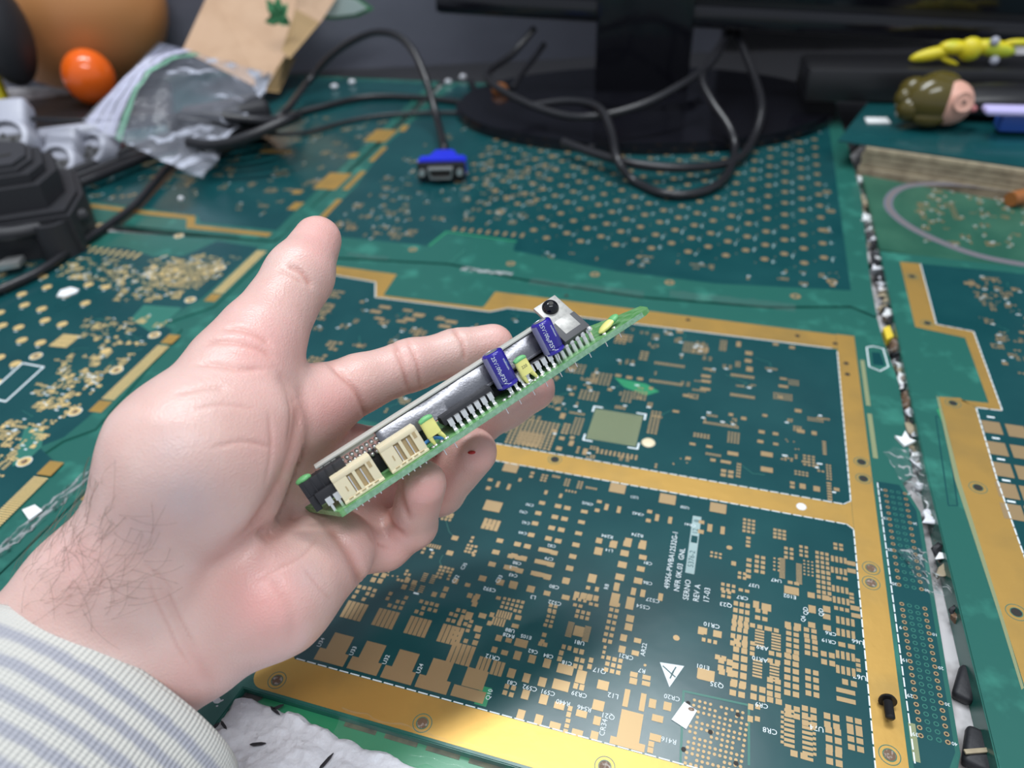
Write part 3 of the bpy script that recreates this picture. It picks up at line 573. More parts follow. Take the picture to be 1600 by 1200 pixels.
def fingers(p0, p1, blk=(1, 1)):
    a, b = LB(*p0), LB(*p1); L_ = b[1]-a[1]; w_ = 7.4; u = (a[0]+b[0])/2
    n = int((L_-10*sum(blk))/1.25); v = min(a[1], b[1])+10*blk[0]
    for k in range(n): P.rect('pad', u, v+(k+.5)*1.25, w_, .85)
    if blk[0]: P.lay('gold').rect(u, min(a[1], b[1])+4.4, w_, 8.8, .68)
    if blk[1]: P.lay('gold').rect(u, max(a[1], b[1])-4.4, w_, 8.8, .68)
fingers((146, 645), (276, 525)); fingers((-60, 880), (83, 722), (0, 1)); fingers((322, 472), (415, 393), (1, 0))
for x, y in ((39, 723), (118, 645), (183, 580), (242, 525), (298, 470), (57, 558), (280, 370), (155, 353), (345, 420)):
    u, v = LB(x, y); P.disc('white', u, v, 3.45, 18); P.lay('pad').disc(u, v, 3.1, .73, 18); P.lay('hole2').disc(u, v, 1.5, .76, 12)
for x, y in ((68, 434), (74, 450), (104, 463), (35, 461), (39, 478), (66, 484), (134, 475), (0, 490), (71, 502), (98, 508), (30, 513), (4, 510), (35, 533), (64, 537), (25, 570), (139, 446), (166, 450), (13, 455), (0, 560), (166, 550), (-5, 600)):
    u, v = LB(x, y); P.disc('pad', u, v, 3.0, 14); P.rect('white', u+1.5, v-4.2, 2.2, .7)
u, v = LB(102, 534); P.cluster(u, v, 11, 3, 1.05, 4.2, .9, 4)
P.line('white', [LB(*p) for p in ((36, 569), (69, 575), (10, 629), (-22, 622), (36, 569))], 1)
for x0, y0, x1, y1, n, sm in ((130, 495, 260, 545, 50, .9), (90, 555, 230, 600, 75, 1), (60, 600, 185, 650, 75, 1), (0, 660, 130, 720, 75, 1), (0, 720, 60, 790, 40, 1), (160, 420, 290, 470, 90, .8), (230, 400, 390, 440, 100, .8), (90, 405, 200, 440, 70, .8), (0, 400, 60, 450, 10, 1)):
    for _ in range(n):
        u, v = LB(R.uniform(x0, x1), R.uniform(y0, y1))
        if u > -20: continue
        P.filler(u-.1, u+.1, v-.1, v+.1, 1, white=.35, small=sm)
P.poly('trace', [LB(*p) for p in ((205, 500), (225, 478), (285, 482), (262, 503), (255, 512), (235, 520))])
u, v = LB(290, 430); P.cluster(u, v, 26, 20, 1.5, 1.7, .9, 1, .1, .2); u, v = LB(130, 392)
for k in range(9): P.rect('pad', *LB(135+k*10, 390+k*1.4), 1.6, 9)
P.poly('trace', [LB(*p) for p in ((40, 668), (70, 672), (66, 700), (40, 725), (20, 730))])
P.done()
# ---- right panel, a thicker stack standing a little higher
TOP = 3.5
def RBp(pts): return [B(x, y, TOP) for x, y in pts]
def RB(x, y): return B(x, y, TOP)
gl = RBp([(1375, 392), (1450, 750), (1560, 1200)])
root = thing('circuit_board', 'right circuit panel on a raised edge, with a stepped gold border', 'circuit board', BF @ Vector((280, 200, -5)))
rt = [gl[2], (gl[2][0]+.5, -10), (420, -10), (420, gl[0][1]-6), (gl[0][0], gl[0][1]+1)]
MB(BF).prism(gl[::-1][:0]+[gl[0], gl[1], gl[2], (gl[2][0]+.3, -12), (400, -12), (400, gl[0][1]-10)], -5.9, TOP, bev=.4).build('laminate', [M['margin']], root)
P = Panel(root, BF, TOP, RB)
P.poly('mask', RBp([(1438, 412), (1540, 422), (1640, 432)])+[(396, 340), (396, 5), (250, 5)]+RBp([(1655, 1080), (1604, 880), (1558, 750), (1525, 636), (1566, 642), (1522, 518), (1463, 507)]))
P.poly('gold', RBp([(1406, 409), (1437, 412), (1463, 507), (1521, 518), (1566, 642), (1524, 636), (1500, 625), (1545, 630), (1508, 528), (1430, 511)]))
P.poly('gold', RBp([(1467, 620), (1500, 622), (1524, 637), (1558, 750), (1604, 880), (1655, 1080)])+[(251, 2), (237, 2)]+RBp([(1600, 1070), (1575, 990), (1500, 750)]))
P.dashes(RBp([(1438, 412), (1463, 507), (1521, 518), (1566, 642), (1525, 637), (1558, 750), (1604, 880)]), 3.3, .7, .5)
for x, y in ((1489, 630), (1528, 762), (1588, 957), (1425, 432), (1449, 505)): P.hole(*RB(x, y), 1.7, 3.4)
for k in range(5): P.rect('pad', *RB(1550+k*8, 668+k*33), 7.4, 8.6); P.rect('pad', *RB(1588+k*8, 674+k*33), 7.4, 8.6); P.rect('white', *RB(1548+k*8, 652+k*33), 3, 1)
P.filler(262, 390, 15, 330, 170, white=.3); P.rect('pad', *RB(1515, 443), 6, 3); P.filler(*sorted((RB(1560, 560)[0], RB(1640, 560)[0])), 225, 340, 40, white=.3)
P.rect('white', *RB(1475, 435), .1, .1)
P.poly('green', RBp([(1463, 640), (1470, 637), (1480, 665), (1476, 668)])); P.poly('bga', RBp([(1463, 618), (1467, 622), (1500, 750), (1575, 990), (1600, 1075), (1596, 1078), (1560, 960), (1492, 750)]))
P.line('mask', RBp([(1462, 650), (1478, 655), (1496, 790), (1482, 790), (1462, 650)]), .5)
P.done()
# panel behind it with the curved outline
zt = 2.5
root = thing('circuit_board', 'dull green circuit panel with a curved worn outline, behind the right gold-bordered panel', 'circuit board', BF @ Vector((280, 430, -5)))
q = [B(*p, zt) for p in ((1375, 391), (1347, 273), (1900, 375), (1900, 475))]
MB(BF).prism([(q[0][0], q[0][1]+1), (q[1][0], q[1][1]), q[2], (q[3][0], q[3][1]-3)], -5.9, zt, bev=.4).build('laminate', mat('dull_green_laminate', (.02, .10, .065), .35, noise_=(30, (.04, .14, .09), .4, .7)), root)
P = Panel(root, BF, zt)
cv = [B(x, y, zt) for x, y in crom([np.array(p, float) for p in ((1640, 420), (1540, 402), (1470, 378), (1415, 350), (1388, 322), (1400, 298), (1440, 288), (1520, 290), (1640, 308))], 6)]
P.line('worn', cv, 6); P.line('ring', cv, .7)
P.filler(*sorted((B(1430, 330, zt)[0], B(1640, 330, zt)[0])), B(1500, 385, zt)[1], B(1500, 300, zt)[1], 70, white=.8, small=1.1)
for x in (1440, 1490): P.cluster(*B(x, 330, zt), 2, 14, 2, 2, 1.6, .8)
P.done()
# raised stack of boards carrying the figurine
a, b = BF.inverted() @ Vector(AT(1345, 268)), BF.inverted() @ Vector(AT(1640, 315)); d = (b-a).normalized(); nrm = Vector((-d.y, d.x, 0)); 
root = thing('board_stack', 'raised stack of bare laminate boards with a pale layered front edge, under the toy figurine', 'circuit boards', BF @ ((a+b)/2+nrm*60))
hS = 20
SF = BF @ Matrix(((d.x, nrm.x, 0, a.x), (d.y, nrm.y, 0, a.y), (0, 0, 1, 0), (0, 0, 0, 1)))
for i in range(5):
    z0 = -5.9+i*5.0; MB(SF).box(-3+R.uniform(0, 3), 260, R.uniform(-1, 1.2), 170, z0, z0+4.9, bev=.4).build('stack_layer', M['wood'], root)
MB(SF).box(-22, 260, 2, 175, 19.1, 20.6, bev=.2).build('top_board', M['mask'], root)
# ================================================================ THINGS ON THE BENCH
R = random.Random(21)
def LW(*pts): return [AT(*p) if len(p) == 3 else AT(p[0], p[1], 0) for p in pts]
def cable(name, label, pts, r, group=None, m='cable', flat=None):
    mb = MB(Matrix()); mb.tube(pts, r, 12, world=True, sm=8, flat=flat); return tag(mb.build(name, M[m]), label, 'cable', group)
# small scraps on the panels
def scrap(name, label, cat, pts, h0, th, m, hb=0):
    mb = MB(BF); q = [B(x, y, hb) for x, y in pts]; mb.prism(q, h0, h0+th, bev=min(.1, th*.3)); return tag(mb.build(name, M[m]), label, cat)
o = scrap('label_sticker', 'white rectangular sticker with a burnt corner, beside the round pad field', 'sticker', [(1069, 1097), (1089, 1111), (1072, 1140), (1049, 1125)], .15, .2, 'paper')
MB(BF).sph((*B(1080, 1109), .33), (1.1, .7, .06), 10).build('burn_mark', M['rust'], o)
o = MB(BF).lathe([(0, .65), (1.5, .6), (1.9, .3), (2, .12)], 20, Matrix.Translation((*B(1252, 792), 0))).build('sticker_dot', M['paper']); tag(o, 'round white dot stuck on the gold cross strip', 'sticker')
o = MB(BF).lathe([(0, .7), (2.3, .65), (2.9, .4), (3.1, .12)], 22, Matrix.Translation((*B(1013, 692), 0))).build('sticker_dot', M['cream']); tag(o, 'round cream dot beside the bracketed square chip outline', 'sticker')
mb = MB(LF); u, v = LB(51, 802); mb.prism([LB(*p) for p in ((36, 799), (47, 815), (68, 800), (56, 791))], .72, 1.1); tag(mb.build('paper_scrap', M['paper']), 'small white paper scrap on the green strip left of the wrist', 'scrap')
mb = MB(LF); mb.prism([LB(*p) for p in ((90, 466), (96, 456), (112, 451), (125, 455), (120, 460), (104, 466))], .8, 1.4); mb.jitter(.3, 300); tag(mb.build('paper_scrap', M['paper']), 'ragged white scrap among the round gold pads of the left panel', 'scrap')
# black machine screw
u, v = B(1385, 1112)
o = thing('machine_screw', 'small black machine screw lying on the right gold border', 'screw', BF @ Vector((u, v, 0)))
Ls = Matrix.Translation((u, v+2.2, 2.2)) @ Matrix.Rotation(math.radians(82), 4, 'X') @ Matrix.Rotation(math.radians(10), 4, 'Z')
MB(BF @ Ls).lathe([(0, -1.6), (1.4, -1.55), (2.3, -1.0), (2.7, -.2), (2.7, .1), (0, .1)], 24).build('screw_head', M['black'], o)
pr = [(0, 0)]
for k in range(12): pr += [(1.05, .1+k*.5), (1.4, .35+k*.5)]
MB(BF @ Ls).lathe([(1.1, 0)]+pr[1:]+[(1.0, 6.3), (0, 6.5)], 20).build('screw_thread', M['black'], o)
MB(BF @ Ls).lathe([(0, -1.68), (1.0, -1.66), (1.1, -1.4)], 6).build('screw_recess', M['dark'], o)
# white crumpled foam under the wrist
def foam():
    mb = MB(BF); nx, ny = 150, 110; G = []
    for j in range(ny):
        row = []
        for i in range(nx):
            u = -70+i*1.25; v = -90+j*.78
            top = -3.4-2.2*noise.noise(Vector((u*.12, 3, 0)))-.10*max(0, u-5)
            v = min(v, v) if j < ny-1 else v
            vv = -90+(top+90)*j/(ny-1)
            d, pt = noise.voronoi(Vector((u*.105, vv*.105, 0)))[:2]; d2 = noise.voronoi(Vector((u*.30, vv*.30, 7)))[0]
            h = 1.5*min(1, (d[1]-d[0])*1.6)+1.0*min(1, (d2[1]-d2[0])*1.6)+.9*noise.noise(Vector((u*.05, vv*.05, 1)))+.7*noise.noise(Vector((u*.6, vv*.6, 3)))+.5*noise.noise(Vector((u*1.3, vv*1.3, 9)))-.8
            e = min(1, (top-vv)/1.6)
            z = -1.0+h*1.0-1.6*(1-max(0, e))**2
            row.append(mb.bm.verts.new(BF @ Vector((u+.8*noise.noise(Vector((u*.3, vv*.3, 5))), vv, z))))
        G.append(row)
    low = [[mb.bm.verts.new(BF @ Vector((-70+i*1.25, (-90 if j == 0 else -5.5-.02*max(0, -50+i*1.25)-1), -5.9))) for i in (0, nx-1)] for j in (0, 1)]
    for a, b in zip(G, G[1:]):
        for i in range(nx-1): mb.bm.faces.new((a[i], a[i+1], b[i+1], b[i]))
    o = mb.build('foam_sheet', M['foam'], sharp=60); tag(o, 'crumpled white foam sheet with black cracks below the wrist', 'foam'); return o
fo = foam()
for x, y, a, l in ((403, 1163, 20, 5), (335, 1136, 60, 3.5), (350, 1134, -30, 4), (435, 1105, 40, 3.6), (510, 1190, 70, 6), (430, 1111, -20, 5)):
    u, v = B(x, y); mb = MB(BF @ Matrix.Translation((u, v, .15)) @ Matrix.Rotation(math.radians(a), 4, 'Z'))
    mb.prism([(-l/2, 0), (-l/4, -.5), (l/4, -.35), (l/2, .1), (l/5, .45), (-l/3, .4)], -.3, .25); mb.build('crack', M['matblack'], fo)
# gap debris between the panels
spec = [(1437, 760, 2.2, 'foam', 'round grey-white pellet in the gap by the torn tape'), (1452, 806, 3.2, 'foam', 'large pale pellet in the gap below the torn tape'), (1403, 650, 0, '', '')]
for i, (x, y, r_, m_, lb) in enumerate(spec[:2]):
    mb = MB(); p = AT(x, y, -3); mb = MB(spot(p)); mb.sph((0, 0, 0), (r_, r_*.8, r_*.8), 16); mb.jitter(.6, 500, i); tag(mb.build('debris_pellet', M[m_]), lb, 'debris')
rr = random.Random(8); proto = []
for k in range(6):
    mb = MB(BF); c = BF.inverted() @ Vector(AT(1392+k*0, 560)); mb = MB(spot(AT(1395, 560, -4.8))); mb.sph((0, 0, 0), (rr.uniform(1.4, 3), rr.uniform(1.2, 2.6), rr.uniform(.8, 1.6)), 10); mb.jitter(2.4, 500, k)
    proto.append((mb, ['foam', 'wood', 'rust', 'matblack', 'paper', 'wood'][k]))
ys = []
px_at = lambda y: 1344+(y-300)*.225 if y < 750 else 1445+(y-750)*.2
items = []
for k, (mb, m_) in enumerate(proto):
    o = mb.build('debris_crumb', M[m_]); items.append(o)
G_ = 'crumbs of grime in the gap between the panels'
for k in range(120):
    src = items[k % 6]; c = src if k < 6 else src.copy()
    if k >= 6: COL.objects.link(c)
    y = rr.uniform(285, 740) if k < 108 else rr.uniform(760, 1000); x = px_at(y)+rr.uniform(-6, 9); s = rr.uniform(.9, 2.0)
    c.location = Vector(AT(x, y, -4.6)); c.scale = (s, s, s); c.rotation_euler = (0, 0, rr.uniform(0, 6.28)); tag(c, 'small crumb of grime lying in the dirty gap between the centre and right panels', 'debris', G_)
o = scrap('yellow_chip', 'bright yellow chip lodged in the gap beside the printed rectangle', 'debris', [(1380, 512), (1390, 508), (1397, 525), (1386, 530)], -4.6, 4.5, 'yellowtube')
o = scrap('foil_scrap', 'jagged white foil scrap above the torn clear tape', 'debris', [(1397, 684), (1408, 686), (1413, 676), (1420, 688), (1430, 692), (1412, 700)], .2, 1.2, 'paper')
for (x, y, a, lx, ly, lb) in ((1510, 1068, 70, 13, 6, 'long black rubber bit in the lower gap'), (1533, 1172, 75, 13, 9, 'black rubber foot with a tan splinter in the lowest corner of the gap')):
    mb = MB(BF @ Matrix.Translation((*B(x, y, -3), -3.4)) @ Matrix.Rotation(math.radians(a), 4, 'Z')); mb.box(-lx/2, lx/2, -ly/2, ly/2, -2.3, 1.8, bev=1.6, seg=3); o = mb.build('rubber_bit', M['matblack']); tag(o, lb, 'rubber')
mb = MB(BF @ Matrix.Translation((*B(1535, 1170, 0), -1.2)) @ Matrix.Rotation(math.radians(20), 4, 'Z')); mb.box(-5, 5, -.7, .7, -.3, .5, bev=.2); mb.build('splinter', M['wood'], o)
# torn clear tape
def crumple(name, label, pts, h, amp, m, cat='tape', nn=26, seed=0, hb=0):
    mb = MB(BF); q = [Vector((*B(x, y, hb), 0)) for x, y in pts]; V = []
    for j in range(nn+1):
        a = q[0].lerp(q[3], j/nn); b = q[1].lerp(q[2], j/nn); row = []
        for i in range(nn+1):
            p = a.lerp(b, i/nn); z = h+amp*(abs(noise.noise(Vector((p.x*.16, p.y*.16, seed))))*2+.5*noise.noise(Vector((p.x*.5, p.y*.5, seed))))
            row.append(mb.bm.verts.new(BF @ Vector((p.x+1.2*noise.noise(Vector((p.y*.3, i, seed))), p.y+1.2*noise.noise(Vector((p.x*.3, j, seed+3))), z))))
        V.append(row)
    for a, b in zip(V, V[1:]):
        for i in range(nn): mb.bm.faces.new((a[i], a[i+1], b[i+1], b[i]))
    return tag(mb.build(name, M[m], sharp=180), label, cat)
crumple('clear_tape', 'torn wrinkled clear tape bridging the gap above the numbered hole strip', [(1380, 706), (1440, 700), (1475, 800), (1420, 775)], .3, 1.3, 'tape', seed=2)
crumple('clear_tape', 'torn clear tape curling over the gap beside the numbered hole strip', [(1400, 860), (1440, 858), (1490, 930), (1455, 935)], .3, 1.2, 'tape', seed=5)
crumple('clear_tape', 'long wrinkled clear film crease shining along the green strip left of the wrist', [(-10, 862), (2, 872), (236, 668), (226, 656)], .2, .9, 'tape', seed=9, nn=40)
# ---- cables
bh = 2
cable('thin_cable', 'thin black cable running from the left edge across the zip bag to the monitor', LW((-30, 178, 45), (60, 186, 45), (150, 188, 42), (250, 183, 42), (330, 192, 34), (400, 207, 14), (470, 208, 4), (540, 190, 3), (600, 180, 3), (690, 176, 3), (760, 180, 3)), 1.9)
cable('grey_cable', 'dark cable with a grey highlight lying behind the arched cable', LW((430, 186, 3), (500, 168, 3.5), (570, 152, 3.5), (640, 152, 3), (720, 160, 3), (780, 172, 3)), 3.2)
cable('black_cable', 'black cable passing below the zip bag down to the lower left edge', LW((300, 225, 6), (262, 262, 6), (238, 290, 5), (200, 330, 4.5), (120, 385, 4), (60, 425, 4), (-20, 462, 4)), 3.0)
# three parallel cables behind the grey plugs
for k, lb in enumerate(('uppermost of three parallel black cables leading from the bag to the black housing', 'middle of three parallel black cables leading from the bag to the black housing', 'lowest of three parallel black cables leading from the bag to the black housing')):
    cable('black_cable', lb, LW((300, 200+k*9, 8), (230, 225+k*10, 8), (150, 255+k*11, 8), (70, 285+k*12, 8), (20, 300+k*12, 8)), 4.2, None)
# vga plug and its arched cable
vg = thing('video_plug', 'blue video plug with metal shell lying on the dotted panel', 'plug', AT(691, 285, 0))
vp = AT(691, 283, 1)
VF = spot(vp, -4)
MB(VF).box(-19, 19, -1, 3.5, 1, 15, bev=1).build('plug_flange', M['black'], vg)
mb = MB(VF); mb.prism([(-19, 3.5), (19, 3.5), (19, 16), (12, 17), (8, 30), (-8, 30), (-12, 17), (-19, 16)], 2.5, 15.5, bev=1.6); mb.build('plug_hood', M['blue'], vg)
mb = MB(VF); mb.prism([(-8.8, 4.2), (8.8, 4.2), (9.9, 12), (-9.9, 12)][::-1], 0, .1)if False else None
D = MB(VF @ Matrix.Rotation(math.radians(90), 4, 'X'))
pts_o = [(-8.2, 4.0), (8.2, 4.0), (9.8, 12.2), (-9.8, 12.2)]; pts_i = [(-7.5, 4.7), (7.5, 4.7), (8.9, 11.5), (-8.9, 11.5)]
for k in range(4):
    a, b, c, d = pts_o[k], pts_o[(k+1) % 4], pts_i[(k+1) % 4], pts_i[k]; D.prism([a, b, c, d], .6, 6.5)
D.build('metal_shell', M['steel'], vg)
mb = MB(VF @ Matrix.Rotation(math.radians(90), 4, 'X')); mb.prism(pts_i, .6, 1.6); mb.build('pin_insert', M['dark'], vg)
for sx in (-15, 15):
    MB(VF).cyl((sx, -4, 8), (sx, 0, 8), 2.6, 2.6, 16).build('thumb_screw', M['steel'], vg)
cp = VF @ Vector((0, 28, 9)); MB(VF).tube([(0, 28, 9), (-1, 34, 10), (-2, 42, 14)], lambda t: 4.6-1.2*t, 12).build('strain_relief', M['black'], vg)
e0 = VF @ Vector((-2, 42, 14))
cable('video_cable', 'thick black cable arching up and down into the blue video plug', [AT(400, 200, 5), AT(440, 180, 20), ATY(480, 130, .80), ATY(520, 85, .80), ATY(570, 55, .78), ATY(610, 52, .76), ATY(640, 72, .74), ATY(664, 120, .71), ATY(684, 190, .67), np.array(e0)], 3.4)
# ---- monitor
mb = MB(spot(AT(1010, 100, 0), -8)); mb.box(-330, 420, 70, 110, -5.9, 190, bev=4); tag(mb.build('shade_backdrop', M['matblack']), 'added black panel in place of the shadowed wall behind the monitor stand', 'shade stand-in')  # added black panel, stands in for the shadowed wall behind the stand
mb = MB(spot(AT(1010, 100, 0), -8)); mb.box(-520, 420, -60, 66, -5.9, -3.3, bev=.5); mb.prism([(120, -300), (158, -284), (292, -60), (120, -60)], -5.9, -3.3); tag(mb.build('shade_slab', M['matblack']), 'added black slab in place of shaded dark desk around and behind the monitor base', 'mat')  # added black slab, darkens the bench for shadow and dark desk near the base
yM = .80
mo = thing('monitor', 'black monitor with glossy bezel on an oval glossy base, top of the frame', 'monitor', AT(1010, 190, 0))
bl, br = ATY(688, 22, .79), ATY(1620, 76, .66)
d = Vector((br[0]-bl[0], br[1]-bl[1], 0)); Wm = d.length*1000; d.normalize(); zb = (bl[2]+br[2])/2
MF_ = Matrix(((d.x*.001, -d.y*.001, 0, bl[0]), (d.y*.001, d.x*.001, 0, bl[1]), (0, 0, .001, bl[2]), (0, 0, 0, 1)))
tl = math.atan2(br[2]-bl[2], Wm/1000)
MF_ = MF_ @ Matrix.Rotation(-tl, 4, 'Y')
MB(MF_).box(-4, Wm+80, 0, 34, 0, 330, bev=4).build('bezel', M['black'], mo)
MB(MF_).box(18, Wm+60, -1.2, 1, 26, 310, bev=.4).build('screen', M['gloss'], mo)
MB(MF_).box(-4, Wm+80, -2.5, 6, 2, 20, bev=2).build('bezel_lip', M['gloss'], mo)
mb = MB(MF_)
mk = [AT(0, 0, 0)]
for k, x in enumerate((0, 3.2, 6.6, 9.4, 12.6)): mb.box(Wm*.44+x*1.6, Wm*.44+x*1.6+3.2, -1.5, -1.2, 29, 34)
mb.build('maker_mark', M['tab'], mo)
for x, m_ in ((932, 'red'), (1018, 'yellow')):
    q = ATY(x, 24, .752); MB(spot(q)).sph((0, 0, 0), (7 if m_ == 'yellow' else 4, 1.5, 2.5), 12).build('underside_jack', M[m_], mo)
# base: oval glossy
pc = (AT(1005, 180, 0)); BA = spot((pc[0]+.0, pc[1]+.02, -.0001), -9)
el = lambda a, b, n=64: [(a*math.cos(2*math.pi*i/n), b*math.sin(2*math.pi*i/n)) for i in range(n)]
mb = MB(BA); mb.prism(el(182, 128), .3, 9, bev=3); mb.build('base', M['gloss'], mo)
mb = MB(BA); mb.prism(el(60, 40), 9, 14, bev=3); mb.box(-45, 45, 8, 36, 9, 260, bev=4); mb.build('stand_neck', M['gloss'], mo)
# monitor cables
def wpts(*pts): return [ATY(x, y, d) for x, y, d in pts]
cable('monitor_cable', 'dark grey cable sagging in a long curve under the monitor', wpts((835, 45, .78), (800, 85, .76), (760, 118, .72), (800, 150, .68), (870, 178, .64), (930, 182, .62), (1000, 165, .62), (1060, 135, .64), (1110, 100, .68), (1135, 60, .74)), 3.4)
cable('monitor_cable', 'black cable looping out over the dotted panel from the monitor base', wpts((830, 165, .66), (890, 158, .645), (935, 168, .62), (955, 205, .585), (965, 250, .545))+LW((990, 282, 4), (1040, 303, 4), (1095, 300, 4), (1135, 275, 5))+wpts((1148, 235, .58), (1140, 200, .60), (1110, 155, .63), (1097, 120, .66), (1115, 85, .70), (1140, 50, .74)), 3.3)
cable('monitor_cable', 'dark grey cable curving down the right side of the monitor base', wpts((1150, 50, .74), (1165, 85, .71), (1182, 130, .67), (1190, 170, .63), (1178, 215, .60))+LW((1150, 250, 6), (1080, 262, 10), (1000, 258, 12), (930, 240, 12), (880, 222, 13)), 3.6)
cable('monitor_cable', 'short black cable rising to the monitor left of its stand', wpts((850, 70, .78), (835, 90, .76), (815, 115, .73), (800, 140, .70)), 3.0)
cable('monitor_cable', 'cable resting against the left front edge of the monitor base', LW((735, 128, 4), (755, 158, 4), (800, 190, 4), (870, 212, 4), (930, 232, 4)), 3.4)
o = MB(spot(AT(781, 140, 12))).sph((0, 0, 0), (9, 6, 7), 14).build('red_plug', M['brown']); tag(o, 'small red-brown plug end beside the left of the monitor base', 'plug')
# ---- white specks behind cables
for x, y, lb in ((550, 128, 'white crumb near the wall below the arched cable'), (522, 135, 'grey crumb left of the arched cable foot'), (700, 128, 'pale crumb right of the arched cable'), (723, 120, 'farthest pale crumb near the monitor base'), (282, 310, 'white crumb on the cable by the black housing')):
    o = MB(spot(AT(x, y, 3 if y < 200 else 8))).sph((0, 0, 0), (4, 3, 2.6) if y < 200 else (2.4, 2.4, 2), 10).jitter(.8, 300, x).build('crumb', M['foam']); tag(o, lb, 'debris')
# ---- black housing, lower left
hp = AT(8, 395, 0)
HF = spot((hp[0], hp[1], .0008), 24)
hb = thing('black_housing', 'round-topped black plastic housing with a slotted lid at the left edge', 'device', hp)
pts = []
for k in range(40):
    a = 2*math.pi*k/40; r_ = 1+.05*math.cos(5*a); pts.append((62*math.cos(a)*r_, 62*math.sin(a)*r_))
mb = MB(HF); mb.prism([(-74, -14), (52, -30), (60, 8), (56, 60), (20, 88), (-74, 88)], 0, 30, bev=3); mb.build('housing_body', M['matblack'], hb)
mb = MB(HF); mb.prism([(-74, -4), (40, -16), (50, 10), (46, 52), (14, 78), (-74, 78)], 30, 52, bev=6); mb.build('lid', M['matblack'], hb)
mb = MB(HF); mb.prism([(-74, 6), (30, -4), (38, 14), (36, 46), (8, 68), (-74, 68)], 52, 58, bev=3); ld = mb.build('lid_top', mat('scuffed_black', (.035, .035, .04), .5, bump=(500, .4, .0004)), hb)
for k, x in enumerate((-18, 2, 20)): MB(HF).box(x-6, x+6, 18, 22, 57.5, 58.4).build('slot', M['dark'], hb)
MB(HF).sph((0, 20, 58.5), (5, 3, 2), 12).build('bolt', M['steel'], hb)
mb = MB(HF); mb.cyl((38, -24, 0), (38, -24, 24), 13, 12, 24); mb.build('screw_boss', M['matblack'], hb); mb = MB(HF); mb.cyl((38, -24, 23.5), (38, -24, 25), 7, 7, 20); mb.build('boss_ring', M['black'], hb); MB(HF).cyl((38, -24, 24.5), (38, -24, 25.3), 3.4, 3.4, 16).build('boss_hole', M['dark'], hb)
mb = MB(HF); mb.tube([(-60, -18, 20), (-20, -24, 26), (20, -30, 22), (58, -10, 18)], 5, 10); mb.build('rim', M['matblack'], hb)
MB(HF).prism([(-60, -42), (-20, -40), (-24, -20), (-60, -16)], 0, 14, bev=2).build('foot', M['matblack'], hb)
o = MB(spot(AT(12, 418, 6))).prism([(-8, -6), (8, 0), (6, 12), (-4, 8)], 0, 3).jitter(1, 100).build('metal_clip', M['steel']); tag(o, 'small grey metal clip in front of the black housing', 'clip')
# ---- grey plugs with round sockets
def grey_plug(x, y, h, lb, s=1.0, yaw=0):
    p = AT(x, y, h); g = thing('round_plug', lb, 'plug', (p[0], p[1], p[2]-.02*s)); F_ = spot(p, yaw, (40, 0)) @ Matrix.Scale(s, 4)
    mb = MB(F_); mb.lathe([(0, -26), (17, -26), (20, -22), (20, -4), (18, 0), (14.5, 1.2), (13.5, 0)], 36); mb.box(-15, 15, 2, 40, -24, -3, bev=5, seg=3); mb.build('plug_shell', M['rack'], g)
    mb = MB(F_); mb.lathe([(13.5, 0), (13, -4), (0, -4)], 30); f = mb.build('socket_face', M['icg'], g)
    for a in (0, 120, 240): MB(F_).cyl((5*math.cos(math.radians(a)), 5*math.sin(math.radians(a)), -4), (5*math.cos(math.radians(a)), 5*math.sin(math.radians(a)), -3.2), 1.8, 1.8, 10).build('contact', M['dark'], f)
grey_plug(6, 214, 40, 'leftmost grey round plug, cut by the left edge above the black housing', 1.0, 10)
grey_plug(85, 252, 16, 'middle grey round plug, nearest the black parallel cables', .92, 0)
grey_plug(137, 232, 18, 'rightmost grey round plug, next to the zip bag', .92, -15)
mb = MB(spot(AT(100, 212, 26), 16)); mb.box(-38, 44, -8, 8, -8, 8, bev=6, seg=3); tag(mb.build('grey_bar', M['rack']), 'smooth grey plastic bar above the grey round plugs', 'plug')
o = MB(spot(AT(180, 226, 12))).sph((0, 0, 0), (8, 5, 5), 12).build('red_tab', M['red']); tag(o, 'tiny red tab beside the rightmost grey plug', 'tab')
# dark clutter tray the left things lie on
p = AT(60, 215, 0); mb = MB(spot((p[0], p[1]+.02, 0), 20)); mb.box(-150, 120, -40, 100, 0.2, 10, bev=3); tag(mb.build('black_tray', M['black']), 'low black tray under the grey plugs at the left', 'tray')
# ---- plain rounded tan toy body with orange ball
q = ATY(120, -30, .93); ty = thing('rounded_tan_toy', 'large rounded tan plastic toy body behind the zip bag, upper left', 'toy', (q[0], q[1], .01))
TF = spot((ATY(112, 30, .90)[0], .90, .090), 0, (0, 0))
mb = MB(TF); mb.sph((0, 0, 0), (106, 80, 89), 40); mb.build('body_shell', M['tan'], ty)
o = MB(spot(ATY(139, 120, .80))).sph((0, 0, 0), (25, 25, 27), 32).build('orange_ball', M['orange']); tag(o, 'glossy orange ball resting against the tan toy body', 'ball')
o = MB(spot(ATY(2, 50, .78))).sph((0, 0, 0), (24, 30, 50), 28).build('black_dome', M['matblack']); tag(o, 'black rounded plastic dome at the upper left edge of the frame', 'toy')
o = MB(spot(ATY(3, 150, .78))).box(-8, 5, -6, 6, -22, 22, bev=3).build('lime_strip', M['yellow']); tag(o, 'narrow lime green piece under the black dome at the left edge', 'toy')
o = MB(spot(ATY(225, 0, 1.0))).sph((0, 0, 0), (46, 30, 40), 24).build('black_ball', M['black']); tag(o, 'black rounded thing between the tan toy and the card, top edge', 'toy')
